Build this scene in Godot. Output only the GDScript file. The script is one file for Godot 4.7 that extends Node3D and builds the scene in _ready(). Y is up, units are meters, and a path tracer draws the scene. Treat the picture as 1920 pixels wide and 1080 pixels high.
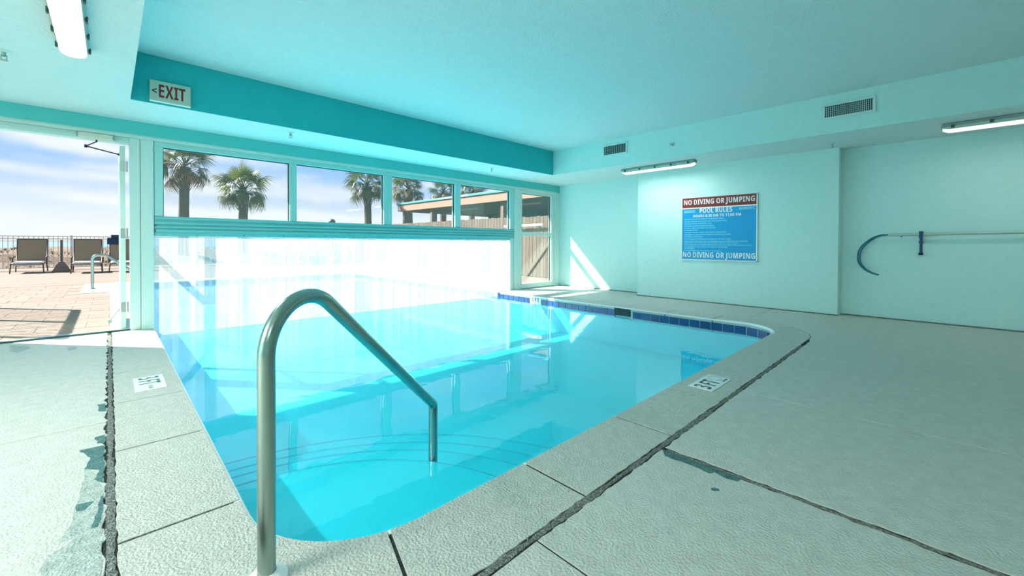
extends Node3D
# Indoor swimming pool with a strip curtain to an outdoor pool. x runs along the window wall, -z points outdoors, y is up.

const WZ := -6.35          # inner face of the window wall
const WATER := -0.10
var used := {}
var rng := RandomNumberGenerator.new()
var M := {}

# ------------------------------------------------------------------ mesh builder
class MB:
	var v := PackedVector3Array()
	var n := PackedVector3Array()
	var uv := PackedVector2Array()
	var i := PackedInt32Array()
	func tri(a: Vector3, b: Vector3, c: Vector3) -> void:   # counter-clockwise seen from outside
		var m := (b - a).cross(c - a).normalized()
		var k := v.size()
		v.append_array([a, b, c]); n.append_array([m, m, m])
		uv.append_array([Vector2(0, 0), Vector2(1, 0), Vector2(1, 1)])
		i.append_array([k, k + 2, k + 1])
	func quad(a: Vector3, b: Vector3, c: Vector3, d: Vector3) -> void:
		var m := (b - a).cross(c - a).normalized()
		if m.length() < 0.5:
			m = (c - a).cross(d - a).normalized()
		var k := v.size()
		v.append_array([a, b, c, d]); n.append_array([m, m, m, m])
		uv.append_array([Vector2(0, 0), Vector2(1, 0), Vector2(1, 1), Vector2(0, 1)])
		i.append_array([k, k + 2, k + 1, k, k + 3, k + 2])
	# box of centre c and size s with chamfered edges of width bv, turned by t
	func box(c: Vector3, s: Vector3, bv := 0.0, t := Basis()) -> MB:
		var h := s * 0.5
		bv = minf(bv, minf(h.x, minf(h.y, h.z)) * 0.9)
		var ax: Array[Vector3] = [t.x, t.y, t.z]
		var hs := [h.x, h.y, h.z]
		for a in 3:
			var b := (a + 1) % 3
			var d := (a + 2) % 3
			for sg: float in [-1.0, 1.0]:
				var o: Vector3 = c + ax[a] * hs[a] * sg
				var p: Vector3 = ax[b] * (hs[b] - bv) * sg
				var q: Vector3 = ax[d] * (hs[d] - bv)
				quad(o - p - q, o + p - q, o + p + q, o - p + q)
		if bv > 0.0:
			for a in 3:
				var b := (a + 1) % 3
				var d := (a + 2) % 3
				for sb: float in [-1.0, 1.0]:
					for sd: float in [-1.0, 1.0]:
						var e: Vector3 = ax[a] * (hs[a] - bv)
						var p: Vector3 = c + ax[b] * hs[b] * sb + ax[d] * (hs[d] - bv) * sd
						var q: Vector3 = c + ax[b] * (hs[b] - bv) * sb + ax[d] * hs[d] * sd
						if sb * sd > 0:
							quad(p - e, q - e, q + e, p + e)
							fix_last(c)
						else:
							quad(p + e, q + e, q - e, p - e)
							fix_last(c)
			for sx: float in [-1.0, 1.0]:
				for sy: float in [-1.0, 1.0]:
					for sz: float in [-1.0, 1.0]:
						var A: Vector3 = c + t.x * h.x * sx + t.y * (h.y - bv) * sy + t.z * (h.z - bv) * sz
						var B: Vector3 = c + t.x * (h.x - bv) * sx + t.y * h.y * sy + t.z * (h.z - bv) * sz
						var C: Vector3 = c + t.x * (h.x - bv) * sx + t.y * (h.y - bv) * sy + t.z * h.z * sz
						if sx * sy * sz > 0: tri(A, B, C)
						else: tri(A, C, B)
		return self
	func fix_last(c: Vector3) -> void:   # turn the last quad outward if it looks inward
		var k := v.size() - 4
		var mid := (v[k] + v[k + 2]) * 0.5 - c
		if n[k].dot(mid) < 0:
			for j in 4: n[k + j] = -n[k + j]
			var s := i.size() - 6
			var t1 := i[s + 1]; i[s + 1] = i[s + 2]; i[s + 2] = t1
			t1 = i[s + 4]; i[s + 4] = i[s + 5]; i[s + 5] = t1
	func tube(p: PackedVector3Array, r: Variant, sides := 12, caps := true) -> MB:
		var up := Vector3.UP
		var t0 := (p[1] - p[0]).normalized()
		if absf(t0.dot(up)) > 0.95: up = Vector3.RIGHT
		var side := t0.cross(up).normalized()
		var k := v.size()
		for a in p.size():
			var t: Vector3 = (p[mini(a + 1, p.size() - 1)] - p[maxi(a - 1, 0)]).normalized()
			side = (side - t * side.dot(t)).normalized()
			var w := t.cross(side)
			var rr: float = r[a] if r is Array else r
			for j in sides:
				var an := TAU * j / sides
				var d := side * cos(an) + w * sin(an)
				v.append(p[a] + d * rr); n.append(d); uv.append(Vector2(float(j) / sides, a))
		for a in p.size() - 1:
			for j in sides:
				var j2 := (j + 1) % sides
				var q := k + a * sides
				i.append_array([q + j, q + sides + j2, q + j2, q + j, q + sides + j, q + sides + j2])
		if caps:
			for e: int in [0, p.size() - 1]:
				var t := (p[0] - p[1]).normalized() if e == 0 else (p[e] - p[e - 1]).normalized()
				var k2 := v.size()
				v.append(p[e]); n.append(t); uv.append(Vector2())
				for j in sides:
					v.append(v[k + e * sides + j]); n.append(t); uv.append(Vector2())
				for j in sides:
					if e == 0: i.append_array([k2, k2 + 1 + j, k2 + 1 + (j + 1) % sides])
					else: i.append_array([k2, k2 + 1 + (j + 1) % sides, k2 + 1 + j])
		return self
	func lathe(prof: PackedVector2Array, at := Vector3.ZERO, sides := 16) -> MB:   # (radius, height) pairs from the bottom up
		for a in prof.size() - 1:
			for j in sides:
				var p0 := TAU * j / sides
				var p1 := TAU * (j + 1) / sides
				var A := at + Vector3(cos(p0) * prof[a].x, prof[a].y, sin(p0) * prof[a].x)
				var B := at + Vector3(cos(p1) * prof[a].x, prof[a].y, sin(p1) * prof[a].x)
				var C := at + Vector3(cos(p1) * prof[a + 1].x, prof[a + 1].y, sin(p1) * prof[a + 1].x)
				var D := at + Vector3(cos(p0) * prof[a + 1].x, prof[a + 1].y, sin(p0) * prof[a + 1].x)
				var k := v.size()
				v.append_array([A, B, C, D])
				var dr := prof[a + 1] - prof[a]
				var no := Vector2(dr.y, -dr.x).normalized()
				var n0 := Vector3(cos(p0) * no.x, no.y, sin(p0) * no.x)
				var n1 := Vector3(cos(p1) * no.x, no.y, sin(p1) * no.x)
				n.append_array([n0, n1, n1, n0])
				uv.append_array([Vector2(), Vector2(), Vector2(), Vector2()])
				i.append_array([k, k + 1, k + 2, k, k + 2, k + 3])
		return self
	# flat polygon in x-z, extruded from y0 up to y1 with a chamfer cf on its upper edge
	func slab(poly: PackedVector2Array, y0: float, y1: float, cf := 0.0) -> MB:
		var pts := poly.duplicate()
		if Geometry2D.is_polygon_clockwise(pts): pts.reverse()
		var m := pts.size()
		var inner := PackedVector2Array()
		for a in m:
			var d0 := (pts[a] - pts[(a + m - 1) % m]).normalized()
			var d1 := (pts[(a + 1) % m] - pts[a]).normalized()
			var nn := Vector2(-d0.y - d1.y, d0.x + d1.x)
			inner.append(pts[a] + nn.normalized() * cf if nn.length() > 0.01 else pts[a])
		var tr := Geometry2D.triangulate_polygon(inner)
		if tr.is_empty() and cf > 0.0:
			inner = pts
			tr = Geometry2D.triangulate_polygon(inner)
		var k := v.size()
		for p in inner:
			v.append(Vector3(p.x, y1, p.y)); n.append(Vector3.UP); uv.append(p)
		for a in range(0, tr.size(), 3):
			var x := inner[tr[a]]; var y := inner[tr[a + 1]]; var z := inner[tr[a + 2]]
			if (y - x).cross(z - x) > 0: i.append_array([k + tr[a], k + tr[a + 1], k + tr[a + 2]])
			else: i.append_array([k + tr[a], k + tr[a + 2], k + tr[a + 1]])
		for a in m:
			var b := (a + 1) % m
			var P := Vector3(pts[a].x, y1 - cf, pts[a].y)
			var Q := Vector3(pts[b].x, y1 - cf, pts[b].y)
			quad(Q, P, Vector3(P.x, y0, P.z), Vector3(Q.x, y0, Q.z))
			if cf > 0.0:
				quad(Vector3(inner[b].x, y1, inner[b].y), Vector3(inner[a].x, y1, inner[a].y), P, Q)
		return self
	func mesh() -> ArrayMesh:
		var arr := []
		arr.resize(Mesh.ARRAY_MAX)
		arr[Mesh.ARRAY_VERTEX] = v; arr[Mesh.ARRAY_NORMAL] = n; arr[Mesh.ARRAY_TEX_UV] = uv; arr[Mesh.ARRAY_INDEX] = i
		var m := ArrayMesh.new()
		m.add_surface_from_arrays(Mesh.PRIMITIVE_TRIANGLES, arr)
		return m

# ------------------------------------------------------------------ naming helpers
func numbered(called: String) -> String:
	var k: int = used.get(called, 0)
	used[called] = k + 1
	return called if k == 0 else "%s_%03d" % [called, k]

func thing(called: String, label: String, category: String, at := Vector3.ZERO, turn := 0.0, group := "") -> Node3D:
	var o := Node3D.new()
	o.name = numbered(called)
	add_child(o)
	o.position = at
	o.rotation.y = turn
	return tag(o, label, category, group)

func tag(o: Node3D, label: String, category: String, group := "", kind := "") -> Node3D:
	if label: o.set_meta("label", label)
	if category: o.set_meta("category", category)
	if group: o.set_meta("group", group)
	if kind: o.set_meta("kind", kind)
	return o

func obj(called: String, shape: Variant, mat: Material, parent: Node = self) -> MeshInstance3D:
	var o := MeshInstance3D.new()
	o.mesh = shape.mesh() if shape is MB else shape
	o.material_override = mat
	if parent == self: o.name = numbered(called)
	else:
		var k := 0
		var nm := called
		while parent.has_node(NodePath(nm)):
			k += 1
			nm = "%s_%03d" % [called, k]
		o.name = nm
	parent.add_child(o, true)
	return o

# a piece whose number is known already (long rows of pieces)
func piece(called: String, k: int, mesh: Mesh, mat: Material, parent: Node, at := Transform3D()) -> MeshInstance3D:
	var o := MeshInstance3D.new()
	o.mesh = mesh
	o.material_override = mat
	o.name = called if k == 0 else "%s_%03d" % [called, k]
	parent.add_child(o, true)
	o.transform = at
	return o

func struct(called: String, shape: Variant, mat: Material) -> MeshInstance3D:
	var o := obj(called, shape, mat)
	o.set_meta("kind", "structure")
	return o

func base(called: String) -> Node3D:
	var o := Node3D.new()
	o.name = numbered(called)
	add_child(o)
	o.set_meta("kind", "structure")
	return o

func B(x0: float, x1: float, y0: float, y1: float, z0: float, z1: float, bv := 0.0) -> MB:
	return MB.new().box(Vector3((x0 + x1) / 2, (y0 + y1) / 2, (z0 + z1) / 2), Vector3(absf(x1 - x0), absf(y1 - y0), absf(z1 - z0)), bv)

func add(m: MB, x0: float, x1: float, y0: float, y1: float, z0: float, z1: float, bv := 0.0) -> MB:
	return m.box(Vector3((x0 + x1) / 2, (y0 + y1) / 2, (z0 + z1) / 2), Vector3(absf(x1 - x0), absf(y1 - y0), absf(z1 - z0)), bv)

func fillet(p: PackedVector3Array, r: float, steps := 8) -> PackedVector3Array:
	var out := PackedVector3Array([p[0]])
	for a in range(1, p.size() - 1):
		var d0 := (p[a - 1] - p[a]).normalized()
		var d1 := (p[a + 1] - p[a]).normalized()
		var half := acos(clampf(d0.dot(d1), -1, 1)) / 2
		var t := r / tan(half)
		var c := p[a] + (d0 + d1).normalized() * r / sin(half)
		var a0 := p[a] + d0 * t - c
		var a1 := p[a] + d1 * t - c
		for s in steps + 1:
			out.append(c + a0.slerp(a1, float(s) / steps))
	out.append(p[p.size() - 1])
	return out

func lettering(called: String, text: String, w: float, h: float, mat: Material, parent: Node, at: Vector3, turn: Basis, bold := true, depth := 0.002) -> MeshInstance3D:
	var t := TextMesh.new()
	var f := SystemFont.new()
	f.font_names = PackedStringArray(["Droid Sans"])
	f.font_weight = 700 if bold else 400
	t.font = f
	t.text = text
	t.font_size = 48
	t.pixel_size = 0.01
	t.depth = 0.05
	t.curve_step = 2.0
	t.horizontal_alignment = HORIZONTAL_ALIGNMENT_CENTER
	t.vertical_alignment = VERTICAL_ALIGNMENT_CENTER
	var bb := t.get_aabb()
	var o := obj(called, t, mat, parent)
	var sc := Vector3(w / maxf(bb.size.x, 0.001), h / maxf(bb.size.y, 0.001), depth / 0.05)
	var c := bb.get_center()
	o.transform = Transform3D(turn * Basis.from_scale(sc), at - turn * (Vector3(c.x, c.y, 0) * sc))
	return o

# ------------------------------------------------------------------ materials
func noise(freq: float, seed_: int, octaves := 4, type := FastNoiseLite.TYPE_SIMPLEX_SMOOTH) -> FastNoiseLite:
	var f := FastNoiseLite.new()
	f.seed = seed_
	f.frequency = freq
	f.noise_type = type
	f.fractal_octaves = octaves
	return f

func ntex(freq: float, seed_: int, size := 256, octaves := 4, low := 0.0, high := 1.0, normal := false, strength := 4.0) -> NoiseTexture2D:
	var t := NoiseTexture2D.new()
	t.width = size
	t.height = size
	t.seamless = true
	t.noise = noise(freq, seed_, octaves)
	if normal:
		t.as_normal_map = true
		t.bump_strength = strength
	else:
		var g := Gradient.new()
		g.set_color(0, Color(low, low, low))
		g.set_color(1, Color(high, high, high))
		t.color_ramp = g
	return t

func lin(r: float, g: float, b: float, a := 1.0) -> Color:
	var c := Color(r, g, b, a).linear_to_srgb()
	c.a = a
	return c

func mat(key: String, c: Color, rough := 0.6, metal := 0.0) -> StandardMaterial3D:
	var m := StandardMaterial3D.new()
	m.resource_name = key
	m.albedo_color = c
	m.roughness = rough
	m.metallic = metal
	M[key] = m
	return m

func rough_surface(m: StandardMaterial3D, tex: Texture2D, relief: Texture2D, scale: float, cm: float) -> StandardMaterial3D:
	m.uv1_triplanar = true
	m.uv1_world_triplanar = true
	m.uv1_scale = Vector3.ONE * scale
	if tex: m.albedo_texture = tex
	if relief:
		m.heightmap_enabled = true
		m.heightmap_texture = relief
		m.heightmap_scale = cm
	return m

func materials() -> void:
	var stucco := ntex(0.05, 3, 512, 5)
	var mottled := ntex(0.012, 8, 512, 5, 0.98, 1.0)
	var grain := ntex(0.06, 11, 512, 5)
	rough_surface(mat("wall", lin(0.60, 0.90, 0.88), 0.75), mottled, stucco, 1.6, 0.12)
	rough_surface(mat("ceiling", lin(0.72, 0.85, 0.85), 0.85), mottled, stucco, 1.3, 0.45)
	rough_surface(mat("fascia_shaded", lin(0.015, 0.54, 0.57), 0.7), mottled, stucco, 0.8, 0.3)  # shade on the window side fascia, put into a deeper colour
	rough_surface(mat("header", lin(0.12, 0.66, 0.65), 0.7), mottled, stucco, 0.8, 0.3)  # colour deepened to hold the shade on the header over the windows
	mat("frame", lin(0.62, 0.80, 0.76), 0.4)
	mat("frame_backlit", lin(0.42, 0.72, 0.69), 0.4)  # darker teal copy of the frame colour, its backlit shade painted in
	mat("frame_teal", lin(0.18, 0.56, 0.57), 0.4)
	mat("seal", lin(0.03, 0.09, 0.09), 0.5)
	rough_surface(mat("deck", lin(0.59, 0.62, 0.575), 0.5), ntex(0.010, 21, 512, 5, 0.93, 1.0), grain, 2.3, 0.35)
	rough_surface(mat("deck_b", lin(0.575, 0.61, 0.565), 0.5), ntex(0.010, 22, 512, 5, 0.93, 1.0), grain, 2.3, 0.35)
	rough_surface(mat("coping", lin(0.58, 0.61, 0.56), 0.55), ntex(0.014, 23, 512, 5, 0.91, 1.0), grain, 2.4, 0.45)
	rough_surface(mat("mortar", lin(0.085, 0.11, 0.10), 0.95), ntex(0.03, 24, 256, 5, 0.25, 1.0), grain, 3.0, 1.2)
	rough_surface(mat("mortar_light", lin(0.50, 0.55, 0.52), 0.95), ntex(0.05, 25, 256, 5, 0.45, 1.0), grain, 4.0, 1.2)
	rough_surface(mat("peeled", lin(0.10, 0.25, 0.25), 0.8), ntex(0.03, 26, 256, 4, 0.7, 1.0), grain, 2.5, 0.4)
	rough_surface(mat("worn", lin(0.47, 0.56, 0.54), 0.7), ntex(0.03, 27, 256, 4, 0.8, 1.0), grain, 2.5, 0.4)
	rough_surface(mat("plaster", lin(0.006, 0.75, 0.93), 0.6), ntex(0.01, 31, 256, 4, 0.97, 1.0), null, 0.6, 0.0)
	mat("step_edge", lin(0.0, 0.52, 0.72), 0.6)
	for k in 3:
		var t := mat("tile%d" % k, [lin(0.003, 0.055, 0.22), lin(0.004, 0.066, 0.25), lin(0.003, 0.045, 0.19)][k], 0.12)
		t.clearcoat_enabled = true
		t.clearcoat = 0.5
		t.clearcoat_roughness = 0.05
	mat("white_tile", lin(0.85, 0.88, 0.86), 0.25)
	mat("grout", lin(0.62, 0.72, 0.74), 0.7)
	mat("lip", lin(0.88, 0.92, 0.92), 0.4)
	mat("ink", lin(0.015, 0.045, 0.05), 0.6)
	mat("ink_red", lin(0.26, 0.018, 0.025), 0.5)
	mat("sign_white", lin(0.88, 0.92, 0.92), 0.5)
	mat("sign_blue", lin(0.0, 0.36, 0.74), 0.45)
	mat("sign_red", lin(0.22, 0.025, 0.025), 0.45)
	mat("sign_cyan", lin(0.25, 0.80, 0.95), 0.5)
	mat("exit_face", lin(0.55, 0.66, 0.55), 0.4)
	mat("steel", lin(0.33, 0.42, 0.39), 0.27, 1.0)
	mat("closer", lin(0.75, 0.72, 0.62), 0.4)
	mat("brushed", lin(0.45, 0.50, 0.48), 0.4, 1.0)
	mat("grey_plastic", lin(0.30, 0.40, 0.37), 0.5)
	mat("clip", lin(0.06, 0.11, 0.10), 0.5)
	mat("dark", lin(0.015, 0.03, 0.035), 0.6)
	mat("lens_rim", lin(0.50, 0.62, 0.57), 0.35)
	var lens := mat("lens", lin(0.9, 0.9, 0.86), 0.35)
	lens.emission_enabled = true
	lens.emission = Color(1.0, 0.97, 0.90)
	lens.emission_energy_multiplier = 0.75
	var glow := mat("tube_glow", lin(0.9, 0.9, 0.86), 0.35)
	glow.emission_enabled = true
	glow.emission = Color(1.0, 0.97, 0.90)
	glow.emission_energy_multiplier = 0.5
	mat("vent", lin(0.62, 0.82, 0.80), 0.5)
	mat("hook_blue", lin(0.01, 0.15, 0.22), 0.35)
	mat("bracket_blue", lin(0.0, 0.05, 0.16), 0.45)
	mat("pole", lin(0.45, 0.60, 0.55), 0.4, 0.6)
	# glass, water, curtain
	var g := mat("glass", Color(0.9, 1.0, 1.0, 0.03), 0.02)
	g.transparency = BaseMaterial3D.TRANSPARENCY_ALPHA
	var w := mat("water", Color(0.0, 0.8, 0.95, 0.02), 0.01)
	w.transparency = BaseMaterial3D.TRANSPARENCY_ALPHA
	w.metallic_specular = 0.47
	w.normal_enabled = true
	w.normal_texture = ntex(0.012, 41, 512, 3, 0, 1, true, 2.0)
	w.normal_scale = 0.08
	w.uv1_triplanar = true
	w.uv1_world_triplanar = true
	w.uv1_scale = Vector3.ONE * 0.45
	for k in 4:
		var s := mat("strip%d" % k, Color(0.92, 0.935, 0.955, [0.46, 0.56, 0.64, 0.52][k]), 0.35)
		s.transparency = BaseMaterial3D.TRANSPARENCY_ALPHA
		s.backlight_enabled = true
		s.backlight = Color(0.92, 0.92, 0.92)
		var tx := NoiseTexture2D.new()
		tx.width = 256; tx.height = 256; tx.seamless = true
		tx.noise = noise(0.02, 50 + k, 4)
		var gr := Gradient.new()
		gr.set_color(0, Color(1, 1, 1, 0.75)); gr.set_color(1, Color(1, 1, 1, 1.0))
		tx.color_ramp = gr
		s.albedo_texture = tx
		s.uv1_triplanar = true
		s.uv1_world_triplanar = true
		s.uv1_scale = Vector3(3.0, 0.12, 3.0)
	# outdoors
	for k in 3:
		rough_surface(mat("paver%d" % k, [lin(0.250, 0.195, 0.155), lin(0.240, 0.183, 0.142), lin(0.260, 0.207, 0.165)][k], 0.9), ntex(0.03, 60 + k, 256, 4, 0.85, 1.0), null, 1.4, 0.0)
	rough_surface(mat("patio", lin(0.245, 0.192, 0.152), 0.9), ntex(0.02, 64, 256, 4, 0.85, 1.0), null, 0.5, 0.0)
	mat("paver_joint", lin(0.235, 0.18, 0.14), 0.95)
	rough_surface(mat("white_coping", lin(0.50, 0.50, 0.46), 0.8), ntex(0.03, 65, 256, 4, 0.9, 1.0), null, 1.0, 0.0)
	rough_surface(mat("dune", lin(0.30, 0.21, 0.14), 0.95), ntex(0.03, 66, 512, 5, 0.45, 1.0), null, 0.35, 0.0)
	mat("dune_grass", lin(0.24, 0.155, 0.085), 0.9)
	mat("sea", lin(0.07, 0.19, 0.40), 0.6)
	mat("sling", lin(0.26, 0.19, 0.115), 0.85)
	mat("cushion", lin(0.55, 0.52, 0.48), 0.8)
	mat("lounge_frame", lin(0.07, 0.06, 0.05), 0.5)
	mat("fence_metal", lin(0.62, 0.56, 0.47), 0.5)
	mat("navy", lin(0.006, 0.02, 0.05), 0.35)
	for k in 4:
		rough_surface(mat("plank%d" % k, [lin(0.19, 0.138, 0.102), lin(0.21, 0.155, 0.116), lin(0.17, 0.125, 0.093), lin(0.225, 0.17, 0.13)][k], 0.9), ntex(0.05, 70 + k, 256, 4, 0.75, 1.0), null, 1.0, 0.0)
		M["plank%d" % k].uv1_scale = Vector3(4, 0.5, 4)
	mat("fascia_wood", lin(0.33, 0.23, 0.165), 0.85)
	mat("drip", lin(0.10, 0.45, 0.50), 0.5)
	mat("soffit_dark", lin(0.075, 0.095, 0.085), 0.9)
	mat("post_wood", lin(0.20, 0.155, 0.12), 0.9)
	rough_surface(mat("trunk", lin(0.22, 0.175, 0.13), 0.95), ntex(0.05, 80, 256, 4, 0.5, 1.0), null, 1.5, 0.0)
	mat("boot", lin(0.27, 0.20, 0.13), 0.9)
	for k in 4:
		var f := mat("frond%d" % k, [lin(0.040, 0.066, 0.018), lin(0.085, 0.105, 0.022), lin(0.026, 0.042, 0.018), lin(0.15, 0.10, 0.055)][k], 0.5)
		f.backlight_enabled = true
		f.backlight = Color(0.30, 0.34, 0.10) if k < 3 else Color(0.2, 0.15, 0.08)

# ------------------------------------------------------------------ sky
func make_sky() -> Sky:
	var W := 1024
	var H := 512
	var img := Image.create(W, H, false, Image.FORMAT_RGBF)
	var a := noise(1.0, 5, 5)
	var b := noise(1.0, 6, 4)
	for y in H:
		var el := PI / 2 - (y + 0.5) / H * PI
		var up := sin(el)
		for x in W:
			var az := ((x + 0.5) / W - 0.5) * TAU
			var c := Color(0.86, 0.93, 0.97).lerp(Color(0.36, 0.61, 1.0), smoothstep(0.02, 0.16, up)).lerp(Color(0.20, 0.40, 0.80), smoothstep(0.2, 1.0, up))
			if up > 0.0:
				var d := Vector3(sin(az) * cos(el), 0, -cos(az) * cos(el))
				# high thin cloud in long flat streaks
				var q := a.get_noise_3d(d.x * 2.0, up * 16.0 + b.get_noise_3d(d.x * 2.0, d.z * 2.0, up * 3.0) * 0.8, d.z * 2.0)
				var k := smoothstep(-0.22, 0.42, q) * (0.80 - 0.36 * smoothstep(-0.1, 0.2, az) * smoothstep(2.4, 1.4, az) - 0.40 * smoothstep(0.15, 0.8, up))
				var west := smoothstep(0.35, -0.15, az) * smoothstep(-2.6, -1.0, az)
				k = clampf(k + 0.25 * west * smoothstep(0.19, 0.12, up), 0.0, 0.96)
				var white := Color(1.0, 1.02, 1.04).lerp(Color(0.86, 0.90, 0.94), smoothstep(0.0, 0.6, az) * smoothstep(2.4, 1.2, az))
				c = c.lerp(white, k)
			else:
				c = Color(0.45, 0.47, 0.46)
			img.set_pixel(x, y, c)
	var p := PanoramaSkyMaterial.new()
	p.panorama = ImageTexture.create_from_image(img)
	var s := Sky.new()
	s.sky_material = p
	return s

# ------------------------------------------------------------------ pool outline
const PX0 := 0.36
const PX1 := 5.80
const PZ1 := -1.315
const PZ0 := -13.6

# the outline of the pool grown by o, from the near left corner round to the far left one; each entry is [point, outward normal]
func outline(o: float, step := 0.0) -> Array:
	var out := []
	var corners := [[Vector2(PX0 + 0.45, PZ1 - 0.45), 0.45, PI], [Vector2(PX1 - 0.48, PZ1 - 0.48), 0.48, PI / 2], [Vector2(PX1 - 0.3, PZ0 + 0.3), 0.3, 0.0], [Vector2(PX0 + 0.3, PZ0 + 0.3), 0.3, -PI / 2]]
	for c: Array in corners:
		for k in 13:
			var an: float = c[2] - PI / 2 * k / 12.0
			var d := Vector2(cos(an), sin(an))
			out.append([c[0] + d * (c[1] + o), d])
	if step <= 0.0: return out
	var dense := []
	for k in out.size():
		var p: Vector2 = out[k][0]
		var q: Vector2 = out[(k + 1) % out.size()][0]
		var m := maxi(1, int((q - p).length() / step))
		for j in m:
			dense.append([p.lerp(q, float(j) / m), (out[k][1] as Vector2).lerp(out[(k + 1) % out.size()][1], float(j) / m).normalized()])
	return dense

func outline_points(o: float) -> PackedVector2Array:
	var p := PackedVector2Array()
	for e: Array in outline(o): p.append(e[0])
	return p

func _ready() -> void:
	rng.seed = 7
	camera_and_light()
	materials()
	room()
	floor_and_pool()
	window_wall()
	curtain()
	indoor_things()
	outdoors()

# ------------------------------------------------------------------ camera, sky, sun, exposure
const SUN := Vector3(0.85, -1.05, 1.0)

func camera_and_light() -> void:
	var cam := Camera3D.new()
	cam.name = "camera"
	var f := 779.865
	var yaw := deg_to_rad(44.063)
	var pit := deg_to_rad(-0.6367)
	var rol := deg_to_rad(0.2288)
	var fw := Vector3(sin(yaw), 0, -cos(yaw))
	var rt := Vector3(cos(yaw), 0, sin(yaw))
	var f2 := fw * cos(pit) + Vector3.UP * sin(pit)
	var u2 := Vector3.UP * cos(pit) - fw * sin(pit)
	var r3 := rt * cos(rol) + u2 * sin(rol)
	var u3 := u2 * cos(rol) - rt * sin(rol)
	cam.transform = Transform3D(Basis(r3, u3, -f2), Vector3(0, 1.0, 0))
	cam.keep_aspect = Camera3D.KEEP_HEIGHT
	cam.set_frustum(2.0 * 0.05 * 540.0 / f, Vector2(0, -(540.0 - 464.726) / f * 0.05), 0.05, 5000.0)
	add_child(cam)
	cam.current = true
	var e := Environment.new()
	e.background_mode = Environment.BG_SKY
	e.sky = make_sky()
	e.background_energy_multiplier = 0.66
	e.tonemap_mode = Environment.TONE_MAPPER_LINEAR
	e.tonemap_exposure = 1.58
	e.sdfgi_enabled = true
	e.ssao_enabled = true
	e.ssil_enabled = true
	var we := WorldEnvironment.new()
	we.name = "world"
	we.environment = e
	add_child(we)
	var sun := DirectionalLight3D.new()
	sun.name = "sun"
	sun.light_energy = 3.4
	sun.light_color = Color(1.0, 0.97, 0.92)
	sun.light_angular_distance = 0.6
	sun.shadow_enabled = true
	sun.basis = Basis.looking_at(SUN.normalized(), Vector3.UP)
	add_child(sun)

# ------------------------------------------------------------------ the room shell
const SOF := 2.36     # underside of the soffits
const CEIL := 2.83    # raised middle of the ceiling

func room() -> void:
	# walls on the right: a recess at each end of a thicker middle stretch
	var wr := B(7.72, 8.0, 0, 3.0, WZ - 0.15, -4.10)
	add(wr, 7.35, 8.0, 0, 3.0, -4.10, -1.01, 0.004)
	add(wr, 7.55, 8.0, 0, 3.0, -1.01, 4.2)
	struct("wall_right", wr, M.wall)
	struct("wall_left", B(-4.2, -4.0, 0, 3.0, WZ - 0.15, 4.2), M.wall)
	struct("wall_front", B(-4.0, 7.55, 0, 3.0, 4.0, 4.2), M.wall)
	var wb := base("wall_back")
	obj("wall_panel", B(-4.0, -0.86, -0.05, 2.19, WZ - 0.15, WZ), M.wall, wb)
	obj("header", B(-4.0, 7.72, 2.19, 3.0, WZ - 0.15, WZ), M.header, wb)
	obj("corner_return", B(7.60, 7.72, 0, 2.19, WZ - 0.15, WZ), M.wall, wb)
	# ceiling: raised middle and dropped soffits with fascia, window side tinted for shade
	var c := base("ceiling")
	obj("raised_ceiling", B(0.15, 6.36, CEIL, 3.0, -5.40, 4.0), M.ceiling, c)
	obj("soffit_window_side", B(-4.0, 7.72, SOF, 3.0, WZ, -5.405), M.ceiling, c)
	obj("soffit_door_side", B(-4.0, 0.15, SOF, 3.0, -5.405, 4.0), M.ceiling, c)
	obj("soffit_sign_side", B(6.365, 7.72, SOF, 3.0, -5.405, 4.0), M.ceiling, c)
	obj("fascia", B(0.15, 6.36, SOF, CEIL, -5.405, -5.40), M.fascia_shaded, c)
	obj("fascia", B(6.36, 6.365, SOF, CEIL, -5.40, 4.0), M.wall, c)
	# grimy cove strip along the foot of the right wall
	var bb := B(7.70, 7.72, 0, 0.014, WZ, -4.11, 0.003)
	add(bb, 7.33, 7.35, 0, 0.014, -4.10, -1.0, 0.003)
	add(bb, 7.53, 7.55, 0, 0.014, -1.0, 4.0, 0.003)
	struct("baseboard_right", bb, M.mortar_light)

# ------------------------------------------------------------------ floor, coping, pool
func jag(p: Vector2, amp: float, nz: FastNoiseLite) -> Vector2:
	return Vector2(nz.get_noise_2d(p.x * 30, p.y * 30), nz.get_noise_2d(p.x * 30 + 500, p.y * 30)) * amp

# a deck slab from corner points; edges flagged 1 are crumbled along their length
func crumbled(pts: Array, flags: Array, nz: FastNoiseLite, amp := 0.014) -> PackedVector2Array:
	var out := PackedVector2Array()
	for k in pts.size():
		var p: Vector2 = pts[k]
		var q: Vector2 = pts[(k + 1) % pts.size()]
		if flags[k] == 0:
			out.append(p)
			continue
		var m := maxi(2, int((q - p).length() / 0.022))
		for j in m:
			var r := p.lerp(q, float(j) / m)
			out.append(r + jag(r, amp, nz) * (0.0 if j == 0 else 1.0))
	return out

func arc(c: Vector2, r: float, a0: float, a1: float, steps: int) -> Array:
	var out := []
	for k in steps + 1:
		var an := lerpf(a0, a1, float(k) / steps)
		out.append(c + Vector2(cos(an), sin(an)) * r)
	return out

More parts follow.
